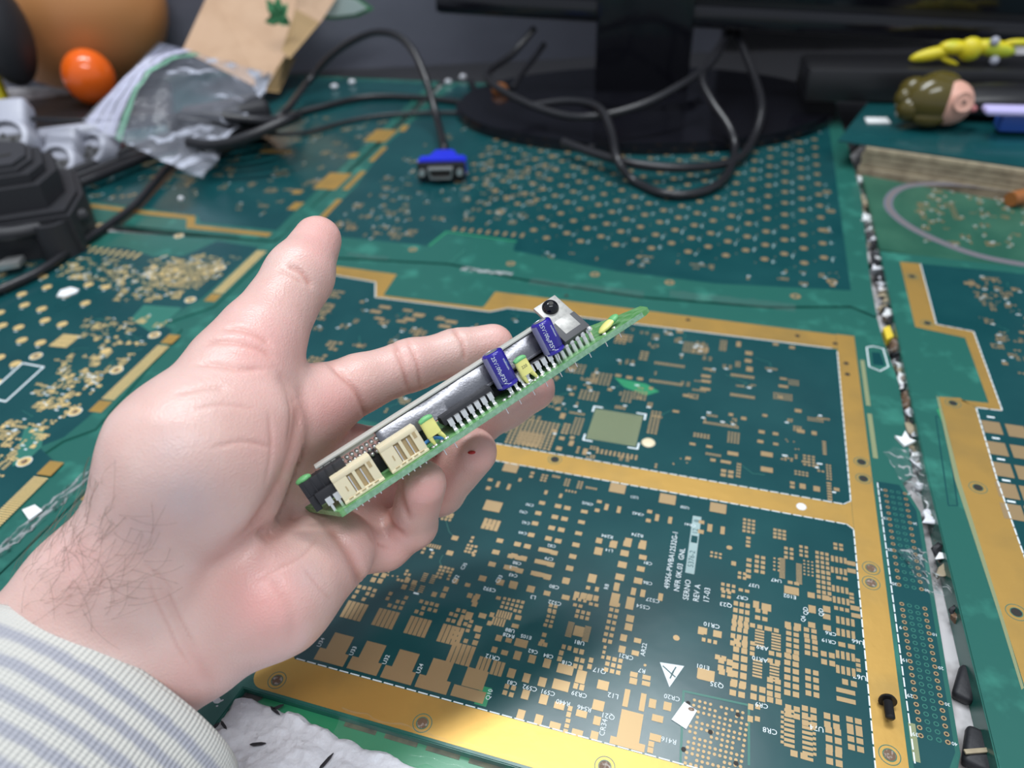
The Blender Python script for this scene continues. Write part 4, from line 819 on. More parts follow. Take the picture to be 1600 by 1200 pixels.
o = MB(spot(ATY(285, 45, .99), 0, (0, -30))).box(-50, 50, -20, 20, -22, 22, bev=16, seg=4).build('grey_cushion', mat('grey_rubber', (.14, .13, .14), .6)); tag(o, 'soft grey rounded block behind the zip bag, left of the card', 'toy')
# ---- folded kraft card with leaves
kc = thing('kraft_card', 'folded kraft card sheet leaning upright with a flap at its right', 'card', AT(395, 175, 2))
def slab(pts, m, name, par, th=.0012):
    mb = MB(Matrix()); q = [Vector(p) for p in pts]; n = (q[1]-q[0]).cross(q[2]-q[0]).normalized()*th
    a = [mb.bm.verts.new(p) for p in q]; b = [mb.bm.verts.new(p+n) for p in q]
    mb.bm.faces.new(a); mb.bm.faces.new(b[::-1])
    for i in range(len(q)): mb.bm.faces.new((a[i], b[i], b[(i+1) % len(q)], a[(i+1) % len(q)]))
    return mb.build(name, M[m], par, smooth=False)
slab([ATY(330, -20, .93), ATY(470, -30, .93), ATY(500, 30, .92), ATY(445, 90, .85), ATY(412, 142, .80), ATY(285, 78, .86)], 'kraft', 'card_panel', kc)
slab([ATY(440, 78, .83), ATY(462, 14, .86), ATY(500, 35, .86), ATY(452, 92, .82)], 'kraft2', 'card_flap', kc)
slab([ATY(462, 14, .861), ATY(476, -30, .88), ATY(530, -10, .89), ATY(500, 36, .861)], 'kraft', 'card_top', kc)
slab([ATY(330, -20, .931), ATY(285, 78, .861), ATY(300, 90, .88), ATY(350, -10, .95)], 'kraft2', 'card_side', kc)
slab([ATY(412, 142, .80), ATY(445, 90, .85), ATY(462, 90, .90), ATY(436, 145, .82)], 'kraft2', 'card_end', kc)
lf = thing('green_leaf_cluster', 'dark green five-pointed leaf resting on the kraft card', 'leaf', ATY(433, 30, .84))
cx_, cy_ = 435, 28
tips = [(418, -2), (436, -6), (450, 8), (414, 33), (452, 40)]
for tx_, ty_ in tips:
    ddx, ddy = tx_-cx_, ty_-cy_; l = math.hypot(ddx, ddy); nx_, ny_ = -ddy/l*7, ddx/l*7
    slab([ATY(cx_-nx_*.8, cy_-ny_*.8, .835), ATY(cx_+ddx*.5-nx_, cy_+ddy*.5-ny_, .832), ATY(tx_, ty_, .836), ATY(cx_+ddx*.5+nx_, cy_+ddy*.5+ny_, .832), ATY(cx_+nx_*.8, cy_+ny_*.8, .835)], 'leafg', 'leaflet', lf, .002)
pl = thing('pale_leaf', 'pale white leaf with a green rim pointing right, top edge', 'leaf', ATY(530, 15, .90))
slab([ATY(*p, .90) for p in ((480, -8), (520, -14), (560, -2), (584, 14), (560, 26), (520, 31), (490, 27))], 'leafg', 'leaf_rim', pl, .002)
slab([ATY(*p, .895) for p in ((486, -5), (520, -9), (556, 0), (574, 13), (554, 22), (520, 26), (494, 22))], 'leafw', 'leaf_blade', pl, .002)
# ---- zip bag with dark contents
def zipbag():
    bg = thing('zip_bag', 'clear plastic zip bag with pale zip strip, holding something black', 'bag', AT(330, 230, 4))
    def sheet(name, m, u0, u1, v0, v1, off, nn=46, mm=34, amp=5):
        mb = MB(Matrix()); C4 = [ATY(205, 50, .80), AT(360, 62, 80), AT(425, 170, 12), AT(300, 272, 8)]; C4[0] = AT(232, 62, 105); C4.append(AT(122, 180, 60))
        # quad: top-left zip end, bottom-left zip end, lower right, upper right
        A, Bq, Cq, Dq = Vector(AT(248, 66, 95)), Vector(AT(128, 188, 52)), Vector(AT(315, 280, 10)), Vector(AT(430, 118, 40))
        V = []
        for j in range(mm+1):
            v = v0+(v1-v0)*j/mm; row = []
            for i in range(nn+1):
                u = u0+(u1-u0)*i/nn; p = A.lerp(Bq, v).lerp(Dq.lerp(Cq, v), u)
                k = math.sin(math.pi*min(1, u*1.02))*math.sin(math.pi*v)
                nz_ = noise.noise_vector(Vector((u*5, v*5, off)))*.6+noise.noise_vector(Vector((u*12, v*12, off)))*.35
                p = p+Vector((0, -.35, 1)).normalized()*(off*.001*k*16)+nz_*amp*.001*(.25+min(1, u*2))
                row.append(mb.bm.verts.new(p))
            V.append(row)
        for a, b in zip(V, V[1:]):
            for i in range(nn): mb.bm.faces.new((a[i], a[i+1], b[i+1], b[i]))
        return mb.build(name, M[m], bg, sharp=180)
    sheet('bag_front', 'film', 0, 1, 0, 1, 1.0); sheet('bag_back', 'film', 0, 1, 0, 1, -.6)
    for k, (a, b, m_) in enumerate(((.02, .09, 'zip'), (.10, .18, 'zip'), (.19, .26, 'zip'), (.275, .33, 'zipg'))): sheet('zip_strip', m_, a, b, 0, 1, 1.6, 8, 30, 5)
    mb = MB(Matrix()); return bg
zipbag()
coil = []
for k in range(5):
    cpt = AT(352+k*4, 212-k*4, 10+k*6); pts = [(cpt[0]+(.040+.003*k)*math.cos(a+k*.5+2), cpt[1]+(.030)*math.sin(a+k*.5+2), cpt[2]+.006*math.sin(a*2+k)) for a in np.linspace(0, 5.6, 16)]
    cable('coiled_cable', ['lowest loop of black cable inside the zip bag', 'second loop of black cable inside the zip bag', 'third loop of black cable inside the zip bag', 'fourth loop of black cable inside the zip bag', 'topmost loop of black cable inside the zip bag'][k], pts, 4.2, 'loops of black cable inside the zip bag')
o = MB(spot(AT(362, 188, 20), 30)).box(-40, 34, -20, 20, -14, 16, bev=7, seg=3).build('black_adapter', M['matblack']); tag(o, 'black adapter block inside the zip bag', 'adapter')
o = MB(spot(AT(448, 148, 0), 10)).box(-34, 24, 120, 150, .3, 60, bev=4).build('black_box', M['black']); tag(o, 'black box standing under the kraft card by the wall', 'box')
# ---- figurine on the raised stack
hS_ = 20.8
fg = thing('toy_figurine', 'toy figurine lying on its side with glossy olive hair and pink face', 'toy', AT(1440, 190, hS_))
hc = AT(1455, 157, hS_+20)
GF = spot(hc, -8) @ Matrix.Scale(.82, 4)
mb = MB(GF); mb.sph((0, 0, 0), (27, 22, 23), 36); mb.sph((-16, 6, 8), (14, 13, 12), 20); mb.sph((-20, -4, -6), (12, 12, 12), 20); mb.sph((6, 4, 16), (17, 14, 9), 20); mb.sph((-2, -12, -12), (16, 9, 9), 20); mb.sph((-26, 0, 2), (8, 9, 10), 16); mb.build('hair', M['olive'], fg)
mb = MB(GF); mb.sph((15, -4, -1), (21, 19, 20.5), 32); fc = mb.build('face', M['flesh'], fg)
E1 = Matrix.Translation((19, -22.5, 5)) @ Matrix.Rotation(math.radians(75), 4, 'X')
mb = MB(GF @ E1); mb.lathe([(9.2, -2), (9.4, 1.2), (8.2, 2.2), (6.8, 1.4), (4, 1.2), (2.2, 1.8), (0, 1.9)], 28); ea = mb.build('ear', M['flesh'], fc); MB(GF @ E1).cyl((0, 0, 1.6), (0, 0, 2.2), 1.6, 1.6, 12).build('ear_hole', M['dark'], ea)
MB(GF).sph((36, -6, -6), (5, 4.5, 3.5), 12).build('nose', mat('rosy_plastic', (.65, .22, .22), .4), fc)
mb = MB(spot(AT(1560, 165, hS_+13), -10)); mb.sph((6, 14, 0), (58, 20, 13), 28); mb.build('torso', M['black'], fg)
mb = MB(spot(AT(1590, 178, hS_+17), -14)); mb.box(-24, 70, -8, 8, 0, 5, bev=2.4); mb.build('white_stripe', M['zip'] if False else mat('pale_violet_plastic', (.55, .50, .85), .35), fg)
mb = MB(spot(AT(1590, 192, hS_+8), -14)); mb.box(-14, 70, -6, 10, -6, 8, bev=3); mb.build('blue_panel', mat('blue_panel', (.04, .12, .5), .35), fg)
o = MB(spot(AT(1370, 190, hS_), -10)).prism([(-9, -6), (9, -6), (9, 7), (-8, 7)], .1, 1.2).build('paper_scrap', M['paper']); tag(o, 'small white square on the raised stack left of the figurine', 'scrap')
# ---- yellow toy
yp = ATY(1500, 80, .64); YF = spot(yp, -12) @ Matrix.Scale(.74, 4)
yt = thing('yellow_toy', 'yellow and lime plastic toy lying under the monitor, upper right', 'toy', (yp[0], yp[1], yp[2]-.011))
mb = MB(YF); mb.sph((-28, 0, -3), (24, 7, 7), 20, Matrix.Rotation(math.radians(-14), 4, 'Y')); mb.sph((-8, 0, 4), (16, 9, 8), 18); mb.sph((10, 0, 2), (13, 10, 13), 18); mb.sph((34, 0, 3), (24, 8, 9), 18, Matrix.Rotation(math.radians(10), 4, 'Y')); mb.sph((58, 0, 9), (16, 4, 4), 14); mb.sph((-10, 0, -10), (14, 4, 3), 12, Matrix.Rotation(math.radians(20), 4, 'Y')); mb.build('toy_body', M['yellow'], yt)
for x, z in ((30, 12), (36, -8)): MB(YF).sph((x, -7, z), (5, 4, 5), 14).build('white_knob', M['rack'], yt)
hz_ = (yp[2]-.0107-.0212)*1000; mb = MB(spot((yp[0], yp[1], .0212), -12)); mb.box(-120, 160, -14, 40, 0, hz_, bev=4); tag(mb.build('black_box', M['black']), 'low black box beneath the yellow toy on the raised stack', 'box')
o = MB(spot(AT(1592, 306, 8), 30)).cyl((-10, 0, 0), (30, -8, 0), 5, 5, 18).build('brown_handle', M['brown']); tag(o, 'orange-brown handle end at the right edge over the curved panel', 'tool')
# ================================================================ HELD CIRCUIT MODULE  (axes: along, away, up; mm)
mPL = C(530, 800, 213); mPR = C(1006, 485, 243); ma = mPR-mPL; mL = np.linalg.norm(ma); ma /= mL
mn = np.array([-.5, .83, -.26]); mn -= ma*(mn@ma); mn /= np.linalg.norm(mn); mw = np.cross(ma, mn)
if mw[2] < 0: mw = -mw
def c2w(v): return CX*v[0]+CU*v[1]+FW*v[2]
K = .90
_MF = frame(camw(mPL*K), c2w(ma), c2w(mw), c2w(mn), .001*K)
mod = thing('circuit_module', 'narrow green circuit module held edge-on in the hand, with white connectors and blue capacitors', 'circuit board', _MF @ Vector((58, 13, -2)))
def on(px, py, off):   # photo point on the module's plane "away = off" -> (along, up)
    r = np.array([(px-800)/FPX, -(py-600)/FPX, 1.]); t = (mPL@mw+off)/(r@mw); p = r*t-mPL; return float(p@ma), float(p@mn)
outline = [(0, 0), (mL, 0), (mL+2.5, 1.5), (121, 7), (113, 15), (104, 26), (-9, 27.4)]
mb = MB(_MF); mb.prism(outline, -1.9, 0, bev=.15); bd = mb.build('board', M['pcbg'], mod)
mb = MB(_MF); mb.box(1.5, mL-1, -.12, .02, -1.85, -.1); mb.build('milled_edge', M['pcbe'], bd)
# solder side leads
def stub(name, s_, w_, l=2.0, r=.28):
    mb = MB(_MF); mb.cyl((s_, w_, -1.8), (s_, w_, -1.9-l), r, r*.8, 8); mb.sph((s_, w_, -1.95), (.75, .75, .35), 10); return mb.build(name, M['tin'], mod)
s1 = stub('solder_joint', 4.6, 2.2, 1.2)
X1 = Vector(c2w(ma))*K/1000; X2 = Vector(c2w(mw))*K/1000
for i in range(1, 5): copy_part(s1, X1*(2.15*i))
for i in range(5): copy_part(s1, X1*(16.3+2.15*i))
s2 = stub('trimmed_lead', 36.2, 2.5, 2.6, .22)
for s_ in (40.2, 60.0, 65.5, 71.0, 76.2, 82.2, 85.5, 88.5, 94.5, 101.5, 107.5): copy_part(s2, X1*(s_-36.2)+X2*(.8 if s_ > 60 else 0))
# white wafer connectors
def connector(s0, s1_, w0, w1, h):
    mb = MB(_MF); W = s1_-s0
    mb.box(s0, s1_, w0+1.5, w1, .1, h, bev=.15)                        # rear body
    mb.box(s0, s1_, w0, w0+1.5, .1, 1.5, bev=.1); mb.box(s0, s1_, w0, w0+1.5, h-1.6, h, bev=.1)   # front wall frame
    mb.box(s0, s0+1.4, w0, w0+1.5, 1.5, h-1.6); mb.box(s1_-2.6, s1_, w0, w0+1.5, 1.5, h-1.6); mb.box(s0+1.4, s0+4.3, w0, w0+1.5, 1.5, h-1.6)
    mb.box(s0+4.6+W*.12, s0+4.6+W*.2, w0, w0+.7, 1.5, h-1.6)
    mb.box(s0-.15, s1_+.15, w0-.25, w1, .1, .9, bev=.1)
    o = mb.build('connector', M['cream'], mod); o['label'] = 'cream wafer connector'
    mb = MB(_MF); mb.box(s0+1.3, s1_-2.4, w0+1.2, w0+1.46, 1.5, h-1.6); mb.build('recess', M['creamd'], o)
    mb = MB(_MF); mb.box(s1_-2.0, s1_-.9, w0-.06, w0+.2, h-3.6, h-1.6); mb.build('slot', M['creamd'], o)
    mb = MB(_MF); mb.box(s0+2.4, s0+2.8, w0-.06, w0+.2, h*.36, h*.36+1.7); mb.build('slot', M['creamd'], o)
    p = None
    for k in range(4):
        sx = s0+4.6+k*2.05
        if sx > s1_-2.4: break
        if p is None: mb = MB(_MF); mb.box(sx, sx+.42, w0+.5, w0+.95, 1.5, h-2.2, bev=.08); p = mb.build('pin', M['tin'], o)
        else: copy_part(p, X1*(2.05*k))
    mb = MB(_MF)
    for k in range(5): mb.box(s0+1.5+k*2.2, s0+2.9+k*2.2, w0-.32, w0+.1, 1.0, 1.25)
    mb.build('foot_slots', M['creamd'], o)
connector(2.9, 16.2, 1.6, 7.0, 9.3); connector(19.2, 32.2, 1.6, 7.0, 9.3)
# long black display housing with pale face plate
a0 = on(583, 672, 9)[0]
mb = MB(_MF); nn_ = 60; rows_ = []
for i in range(nn_+1):                       # long side leaned back and waved slightly so it catches ceiling-light reflections
    s_ = a0+(88.6-a0)*i/nn_; e_ = .5*math.exp(-((s_-a0)/.5)**2)+.5*math.exp(-((88.6-s_)/.5)**2); wv = .09*math.sin(s_*.23+1.6)+.02*math.sin(s_*.61)
    rows_.append([mb.bm.verts.new(_MF @ Vector(p)) for p in ((s_, 13.5, 5.2), (s_, 7.7+e_+wv*.2, 5.2), (s_, 7.6+e_+wv, 5.5), (s_, 8.7+e_+wv*1.6, 9), (s_, 9.6+e_+wv*.6, 12.4), (s_, 9.8+e_, 12.6), (s_, 13.5, 12.6))])
for p, q in zip(rows_, rows_[1:]):
    for k in range(7): mb.bm.faces.new((p[k], p[(k+1) % 7], q[(k+1) % 7], q[k]))
mb.bm.faces.new(rows_[0]); mb.bm.faces.new(rows_[-1][::-1])
mb.box(a0+19.5, 88.6, 7.0, 8.2, 5.3, 6.1, bev=.1); dsp = mb.build('display_housing', M['disp'], mod); dsp['label'] = 'glossy black display housing'
mb = MB(_MF); mb.box(1.0, 89.0, 8.8, 13.6, 12.6, 13.3, bev=.15); mb.build('face_plate', M['rail'], dsp)
mb = MB(_MF); mb.box(a0, a0+18, 10, 24, .1, 5.2); mb.box(43, 86, 11, 24, .1, 5.2); mb.build('display_base', M['matblack'], dsp)
# pin field connector on the left under the plate
mb = MB(_MF); mb.box(8, a0, 11, 20, .1, 6.0, bev=.2); gf = mb.build('socket_block', M['matblack'], mod)
mb = MB(_MF); mb.box(6.5, a0-.3, 11.0, 12.2, 11.2, 12.4); mb.box(2.0, 7.5, 9.5, 12, 8.8, 12.4, bev=.1); mb.build('bracket', M['rail'], gf)
c0 = None
for r_ in range(3):
    for k in range(8):
        d = X1*(1.75*k)+Vector(c2w(mn))*K/1000*(1.75*r_)
        if c0 is None:
            mb = MB(_MF); mb.cyl((8.8, 11.2, 6.7), (8.8, 9.8, 6.7), .78, .62, 10); mb.sph((8.8, 9.8, 6.7), (.6, .3, .6), 8); c0 = mb.build('contact', M['steel'], gf)
        else: copy_part(c0, d)
# black header with two bent pins at the left end
mb = MB(_MF); mb.box(-5.6, 9.0, 5.5, 9.5, 7.2, 12.0, bev=.15); mb.box(-3.4, 10, 4.2, 8.2, 3.4, 7.4, bev=.2); mb.box(-5.6, -3.5, 6, 9.5, 2, 7.3, bev=.1)
for k in range(5): mb.box(-4.8+k*2.6, -4.4+k*2.6, 5.3, 9.6, 7.3, 12.15)
hd = mb.build('pin_header', M['ic'], mod)
for k in range(2):
    mb = MB(_MF); mb.box(-1.6+k*2.7, .3+k*2.7, 3.7, 4.2, 2.2, 4.6); mb.box(-1.2+k*2.7, -.4+k*2.7, 3.7, 4.1, -.1, 2.3); mb.build('terminal', M['tin'], hd)
mb = MB(_MF); mb.sph((-3.6, 8, 12.3), (2.6, 1.6, 1.2), 14); mb.build('green_lamp', M['epoxyg'], hd)
# ic row behind with wide tapered pins
def ic(s0, s1_, h0, h1, w0, k0, n, pitch):
    mb = MB(_MF); mb.box(s0, s1_, w0, w0+6.5, h0, h1, bev=.25); o = mb.build('chip', M['ic'], mod)
    p = None
    for k in range(n):
        if p is None:
            mb = MB(_MF); mb.prism([(k0-.85, 2.9), (k0+.85, 2.9), (k0+.85, 3.2), (k0-.85, 3.2)], 2.2, 4.6); mb.prism([(k0-.5, 2.9), (k0+.5, 2.9), (k0+.5, 3.2), (k0-.5, 3.2)], -.1, 2.3)
            mb.box(k0-.85, k0+.85, 2.9, w0+.2, 4.4, 4.65); mb.box(k0-.7, k0+.7, 2.2, 3.0, -.1, .9, bev=.2); p = mb.build('pin', M['tin'], o)
        else: copy_part(p, X1*(pitch*k))
ic(40.5, 59.5, 3.2, 6.2, 3.6, 42.8, 7, 2.5); ic(62, 82, 3.0, 4.6, 4.2, 64.4, 8, 2.45)
# electrolytic capacitors
def cap(px0, py0, px1, py1, off, r, tx):
    a = on(px0, py0, off); b = on(px1, py1, off); A = Vector((b[0], off, b[1])); T_ = Vector((a[0], off, a[1])); ax = (T_-A).normalized(); H_ = (T_-A).length
    q = ax.to_track_quat('Z', 'Y').to_matrix().to_4x4(); L = Matrix.Translation(A) @ q
    mb = MB(_MF @ L); mb.lathe([(0, 0), (r*.8, 0), (r, .5), (r, 1.2), (r*.9, 1.7), (r, 2.2), (r, H_-1.4), (r*.985, H_-.8), (r*.92, H_-.3), (r*.8, H_-.05), (r*.6, H_)], 36); o = mb.build('capacitor', M['capb'], mod); o['label'] = 'dark blue electrolytic capacitor'
    mb = MB(_MF @ L); mb.lathe([(0, H_-.05), (r*.6, H_-.05), (r*.62, H_+.02)], 30); mb.build('can_top', M['steel'], o)
    # direction towards the viewer inside local frame
    vd = (_MF @ L).to_3x3().inverted() @ Vector(c2w(np.array([0, 0, -1.]))); th = math.atan2(vd.y, vd.x); R_ = r+.03
    def onc(da, z): a_ = th+da; return (R_*math.cos(a_), R_*math.sin(a_), z)
    up = (_MF @ L).to_3x3() @ Vector((-math.sin(th), math.cos(th), 0)); sg = 1 if up.dot(Vector(CX)) > 0 else -1
    mb = MB(_MF @ L); n = 8
    for i in range(n):
        f = [mb.bm.verts.new(mb.M @ Vector(onc(sg*(-1.55+.12*j), z))) for j, z in ((i, 1.0), (i+1, 1.0), (i+1, H_-.7), (i, H_-.7))]; mb.bm.faces.new(f)
    mb.build('polarity_band', M['capg'], o)
    mb = MB(_MF @ L)
    for t, da, zc, sz, rot in tx: put_text(mb, t, (lambda x, y, da=da, zc=zc: onc(sg*(da+y/r), zc-x)), sz)
    mb.build('printed_value', M['white'], o)
    ld = None
    for k in (-1.1, 1.1):
        mb = MB(_MF @ L); mb.tube([(k, 0, .2), (k, 0, -1.2), (k*1.3, .3, -2.2), (k*1.2, .2, -3.4)], .27, 8); mb.build('lead', M['tin'], o)
TX = [('25V', -.1, 10.2, 1.75, 0), ('100µF', -.1, 6.6, 1.75, 0), ('25V', -.1, 3.0, 1.75, 0), ('nichicon', .75, 7.4, 1.2, 0)]
cap(767, 550, 795, 603, 3.8, 3.7, TX); cap(843, 502, 868, 551, 4.0, 3.6, TX)
# dipped capacitors, yellow body with green top
def dipped(px, py, off, ht, wd, lab=None, tilt=0):
    s_, n_ = on(px, py, off); L = Matrix.Translation((s_, off, 0)) @ Matrix.Rotation(math.radians(90), 4, 'X') @ Matrix.Rotation(math.radians(tilt), 4, 'Z')
    xs_ = wd/2; mb = MB(_MF @ L); nseg = 14; rings = []
    for i in range(nseg+1):                       # body widens upward; crotch between two tapering legs below
        t = i/nseg; z = ht*.36+(ht*.60)*t; w_ = xs_*(1.0+.06*(1-t)); th = 1.15*(1-.15*abs(t-.4)); rings.append([mb.bm.verts.new(mb.M @ Vector((w_*c(a), z, th*q(a)))) for a in [2*math.pi*k/24 for k in range(24)] for c, q in [(lambda a: math.copysign(abs(math.cos(a))**.55, math.cos(a)), lambda a: math.copysign(abs(math.sin(a))**.7, math.sin(a)))]])
    for p, q in zip(rings, rings[1:]):
        for k in range(24): mb.bm.faces.new((p[k], p[(k+1) % 24], q[(k+1) % 24], q[k]))
    mb.bm.faces.new(rings[0][::-1]); mb.bm.faces.new(rings[-1])
    for sx, fx in ((-1, -.30), (1, 1.05)):
        mb.tube([(sx*xs_*.55, ht*.52, 0), (sx*xs_*.66+fx*.1, ht*.34, 0), (xs_*fx*.95 if sx > 0 else -xs_*.62, ht*.16, 0), (xs_*fx*1.05 if sx > 0 else -xs_*.55, .5, 0)], lambda t: 1.0-.62*t, 10, sm=5)
    o = mb.build('dipped_capacitor', M['epoxy'], mod); o['label'] = 'yellow dipped capacitor with green tip'
    mb = MB(_MF @ L); mb.sph((0, ht*.95, 0), (xs_*1.04, ht*.10, 1.2), 20); mb.box(-xs_*1.03, xs_*1.03, ht*.88, ht*.99, -1.18, 1.18, bev=.45); mb.build('green_tip', M['epoxyg'], o)
    if lab: mb = MB(_MF @ L); put_text(mb, lab, lambda x, y: (x, ht*.66+y, 1.2), 1.4); mb.build('printed_value', M['icg'], o)
    for k in (-.55, 1.08): mb = MB(_MF @ L); mb.cyl((xs_*k, 1.0, 0), (xs_*k, -.1, 0), .26, .26, 8); mb.sph((xs_*k, .3, 0), (.7, .5, .7), 8); mb.build('lead', M['tin'], o)
dipped(680, 681, 1.6, 9.6, 4.6); dipped(826, 588, 1.8, 9.3, 4.4, '220')
# lying dipped capacitor near the thin end
L = Matrix.Translation((103.5, 3.5, .3)) @ Matrix.Rotation(math.radians(14), 4, 'Y').inverted()
mb = MB(_MF @ L); mb.sph((1.5, 0, 1.1), (3.8, 2.4, 1.1), 18); o = mb.build('dipped_capacitor', M['epoxy'], mod); mb = MB(_MF @ L); mb.sph((4.6, .1, 1.0), (2.4, 2.2, 1.15), 18); mb.build('green_tip', M['epoxyg'], o)
# regulator with screwed tab
# regulator with screwed tab: a flat package standing beside the row, its face toward the viewer
q0 = [C(x, y, z)*K for x, y, z in ((886, 533, 236), (921, 509, 239.8), (872, 461, 247), (836, 479, 243))]
rx = q0[1]-q0[0]; rw = np.linalg.norm(rx); rx /= rw; ry = (q0[3]+q0[2]-q0[0]-q0[1])/2; ry -= rx*(ry@rx); rh = np.linalg.norm(ry); ry /= rh; rz = np.cross(rx, ry)
if rz[2] > 0: rz = -rz
RF = frame(camw(q0[0]), c2w(rx), c2w(ry), c2w(rz))
mb = MB(RF); mb.box(-.6, rw+.3, 0, rh*.47, -3.0, 0, bev=.3); reg = mb.build('regulator', M['icg'], mod); reg['label'] = 'grey power regulator with screwed metal tab'
mb = MB(RF); mb.box(.4, rw, rh*.40, rh*1.02, -1.2, -.1, bev=.15); mb.box(1.6, rw*.82, rh*.14, rh*.5, -.6, .06, bev=.03); mb.build('metal_tab', M['tab'], reg)
mb = MB(RF); mb.lathe([(0, 2.2), (.9, 2.15), (1.5, 1.9), (2.25, 1.1), (2.6, .3), (2.6, -.05)], 28, Matrix.Translation((rw*.50, rh*.82, 0))); mb.build('screw', M['gloss'], reg)
mb = MB(RF); mb.lathe([(0, 2.26), (.75, 2.24), (.8, 2.1)], 16, Matrix.Translation((rw*.50, rh*.82, 0))); mb.build('screw_recess', M['dark'], reg)
p = None
for k in range(7):
    s_ = 84.0+k*2.35
    if p is None:
        mb = MB(_MF); mb.cyl((s_, 4, -.1), (s_, 4, 3.0), .85, .75, 10); mb.cyl((s_, 4, 3.0), (s_, 4.3, 4.9), .95, .8, 10); p = mb.build('terminal', M['tin'], reg)
    else: copy_part(p, X1*(2.35*k))
for px, py in ((859, 540), (921, 514)): s_, n_ = on(px, py, 2.6); MB(_MF).sph((s_, 2.6, n_), 1.0, 14).build('solder_ball', M['tin'], reg)
# blue link wire
s_, _ = on(672, 690, 3.4); MB(_MF).tube([(s_-3, 3.4, .3), (s_-1.5, 3.6, 2.2), (s_+2, 3.6, 1.8), (s_+4, 3.4, .2)], .55, 8).build('link_wire', M['ltblue'], mod)
# assorted joints on the top side between the pins
j0 = MB(_MF).sph((34, 2.2, .15), (.8, .8, .45), 10).build('solder_joint', M['tin'], mod)
for s_ in (37, 39, 61, 63, 67, 69, 73, 76, 79, 81, 102, 106): copy_part(j0, X1*(s_-34))
# ================================================================ HAND
def vox_hand():
    prims = []
    def cone(a, b, r1, r2, k, grp, q=None, f=1.0): prims.append((C(*a), C(*b), r1, r2, k, grp, None if q is None else np.array(q, float)/np.linalg.norm(q), f))
    # palm group 0 : forearm, wrist, metacarpals, thenar, hypothenar
    fz = (0.0, 0.0, 1.0)
    HANDPRIMS(cone)
    lo = np.min([np.minimum(p[0], p[1])-max(p[2], p[3])-8 for p in prims], axis=0); hi = np.max([np.maximum(p[0], p[1])+max(p[2], p[3])+8 for p in prims], axis=0)
    h = 1.15
    n = np.ceil((hi-lo)/h).astype(int)+1
    xs = [lo[i]+h*np.arange(n[i]) for i in range(3)]
    def ev(p, F, k):
        a, b, r1, r2, _, _, q, f = p
        mg = max(r1, r2)*1.02+12
        l0 = np.minimum(a, b)-mg; h0 = np.maximum(a, b)+mg
        i0 = np.maximum(((l0-lo)/h).astype(int), 0); i1 = np.minimum(((h0-lo)/h).astype(int)+2, n)
        sl = tuple(slice(i0[i], i1[i]) for i in range(3))
        X, Y, Z = np.meshgrid(*[xs[i][sl[i]] for i in range(3)], indexing='ij')
        ba = b-a; L2 = max(ba@ba, 1e-6)
        px, py, pz = X-a[0], Y-a[1], Z-a[2]
        t = np.clip((px*ba[0]+py*ba[1]+pz*ba[2])/L2, 0, 1)
        dx, dy, dz = px-ba[0]*t, py-ba[1]*t, pz-ba[2]*t
        d2 = dx*dx+dy*dy+dz*dz
        if q is not None:
            dq = dx*q[0]+dy*q[1]+dz*q[2]; d2 = d2+(1/(f*f)-1)*dq*dq
        d = np.sqrt(d2)-(r1+(r2-r1)*t)
        if q is not None: d = d*(.5+.5*f)
        o = F[sl]; hh = np.clip(.5+.5*(o-d)/k, 0, 1); F[sl] = o*(1-hh)+d*hh-k*hh*(1-hh)
    base = np.full(tuple(n), 30.0)
    for p in prims:
        if p[5] == 0: ev(p, base, p[4])
    out = base.copy()
    for g in sorted({p[5] for p in prims}-{0}):
        fg = np.full(tuple(n), 30.0)
        for p in prims:
            if p[5] == g: ev(p, fg, p[4])
        k = 5.0; hh = np.clip(.5+.5*(base-fg)/k, 0, 1); cmb = base*(1-hh)+fg*hh-k*hh*(1-hh)
        out = np.minimum(out, cmb)
    F = out
    # naive surface nets
    s = F < 0
    c = [s[i:n[0]-1+i, j:n[1]-1+j, k:n[2]-1+k] for i in (0, 1) for j in (0, 1) for k in (0, 1)]
    cnt = sum(a.astype(int) for a in c); act = (cnt > 0) & (cnt < 8)
    idx = np.argwhere(act); ids = -np.ones(act.shape, int); ids[act] = np.arange(len(idx))
    acc = np.zeros((len(idx), 3)); num = np.zeros(len(idx))
    cor = [(i, j, k) for i in (0, 1) for j in (0, 1) for k in (0, 1)]
    for a in cor:
        for b in cor:
            if a < b and sum(abs(x-y) for x, y in zip(a, b)) == 1:
                fa = F[idx[:, 0]+a[0], idx[:, 1]+a[1], idx[:, 2]+a[2]]; fb = F[idx[:, 0]+b[0], idx[:, 1]+b[1], idx[:, 2]+b[2]]
                m = (fa < 0) != (fb < 0); t = np.where(m, fa/np.where(m, fa-fb, 1), 0)
                p = np.array(a)+t[:, None]*(np.array(b)-np.array(a)); acc[m] += p[m]; num += m
    V = lo+h*(idx+acc/num[:, None])
    faces = []
    for ax in range(3):
        o1, o2 = [(1, 2), (2, 0), (0, 1)][ax]
        sl0 = [slice(1, -1)]*3; sl1 = [slice(1, -1)]*3; sl0[ax] = slice(0, -1); sl1[ax] = slice(1, None)
        A_, B_ = s[tuple(sl0)], s[tuple(sl1)]
        for flip in (0, 1):
            e = np.argwhere((A_ & ~B_) if not flip else (~A_ & B_))
            off = np.ones(3, int); off[ax] = 0; e = e+off
            def g(d1, d2):
                q = e.copy(); q[:, o1] -= d1; q[:, o2] -= d2; return ids[q[:, 0], q[:, 1], q[:, 2]]
            quad = np.stack([g(0, 0), g(1, 0), g(1, 1), g(0, 1)], 1)
            if flip: quad = quad[:, ::-1]
            faces.append(quad)
    Fc = np.concatenate(faces)
    Fc = Fc[(Fc >= 0).all(1)]
    return V, Fc
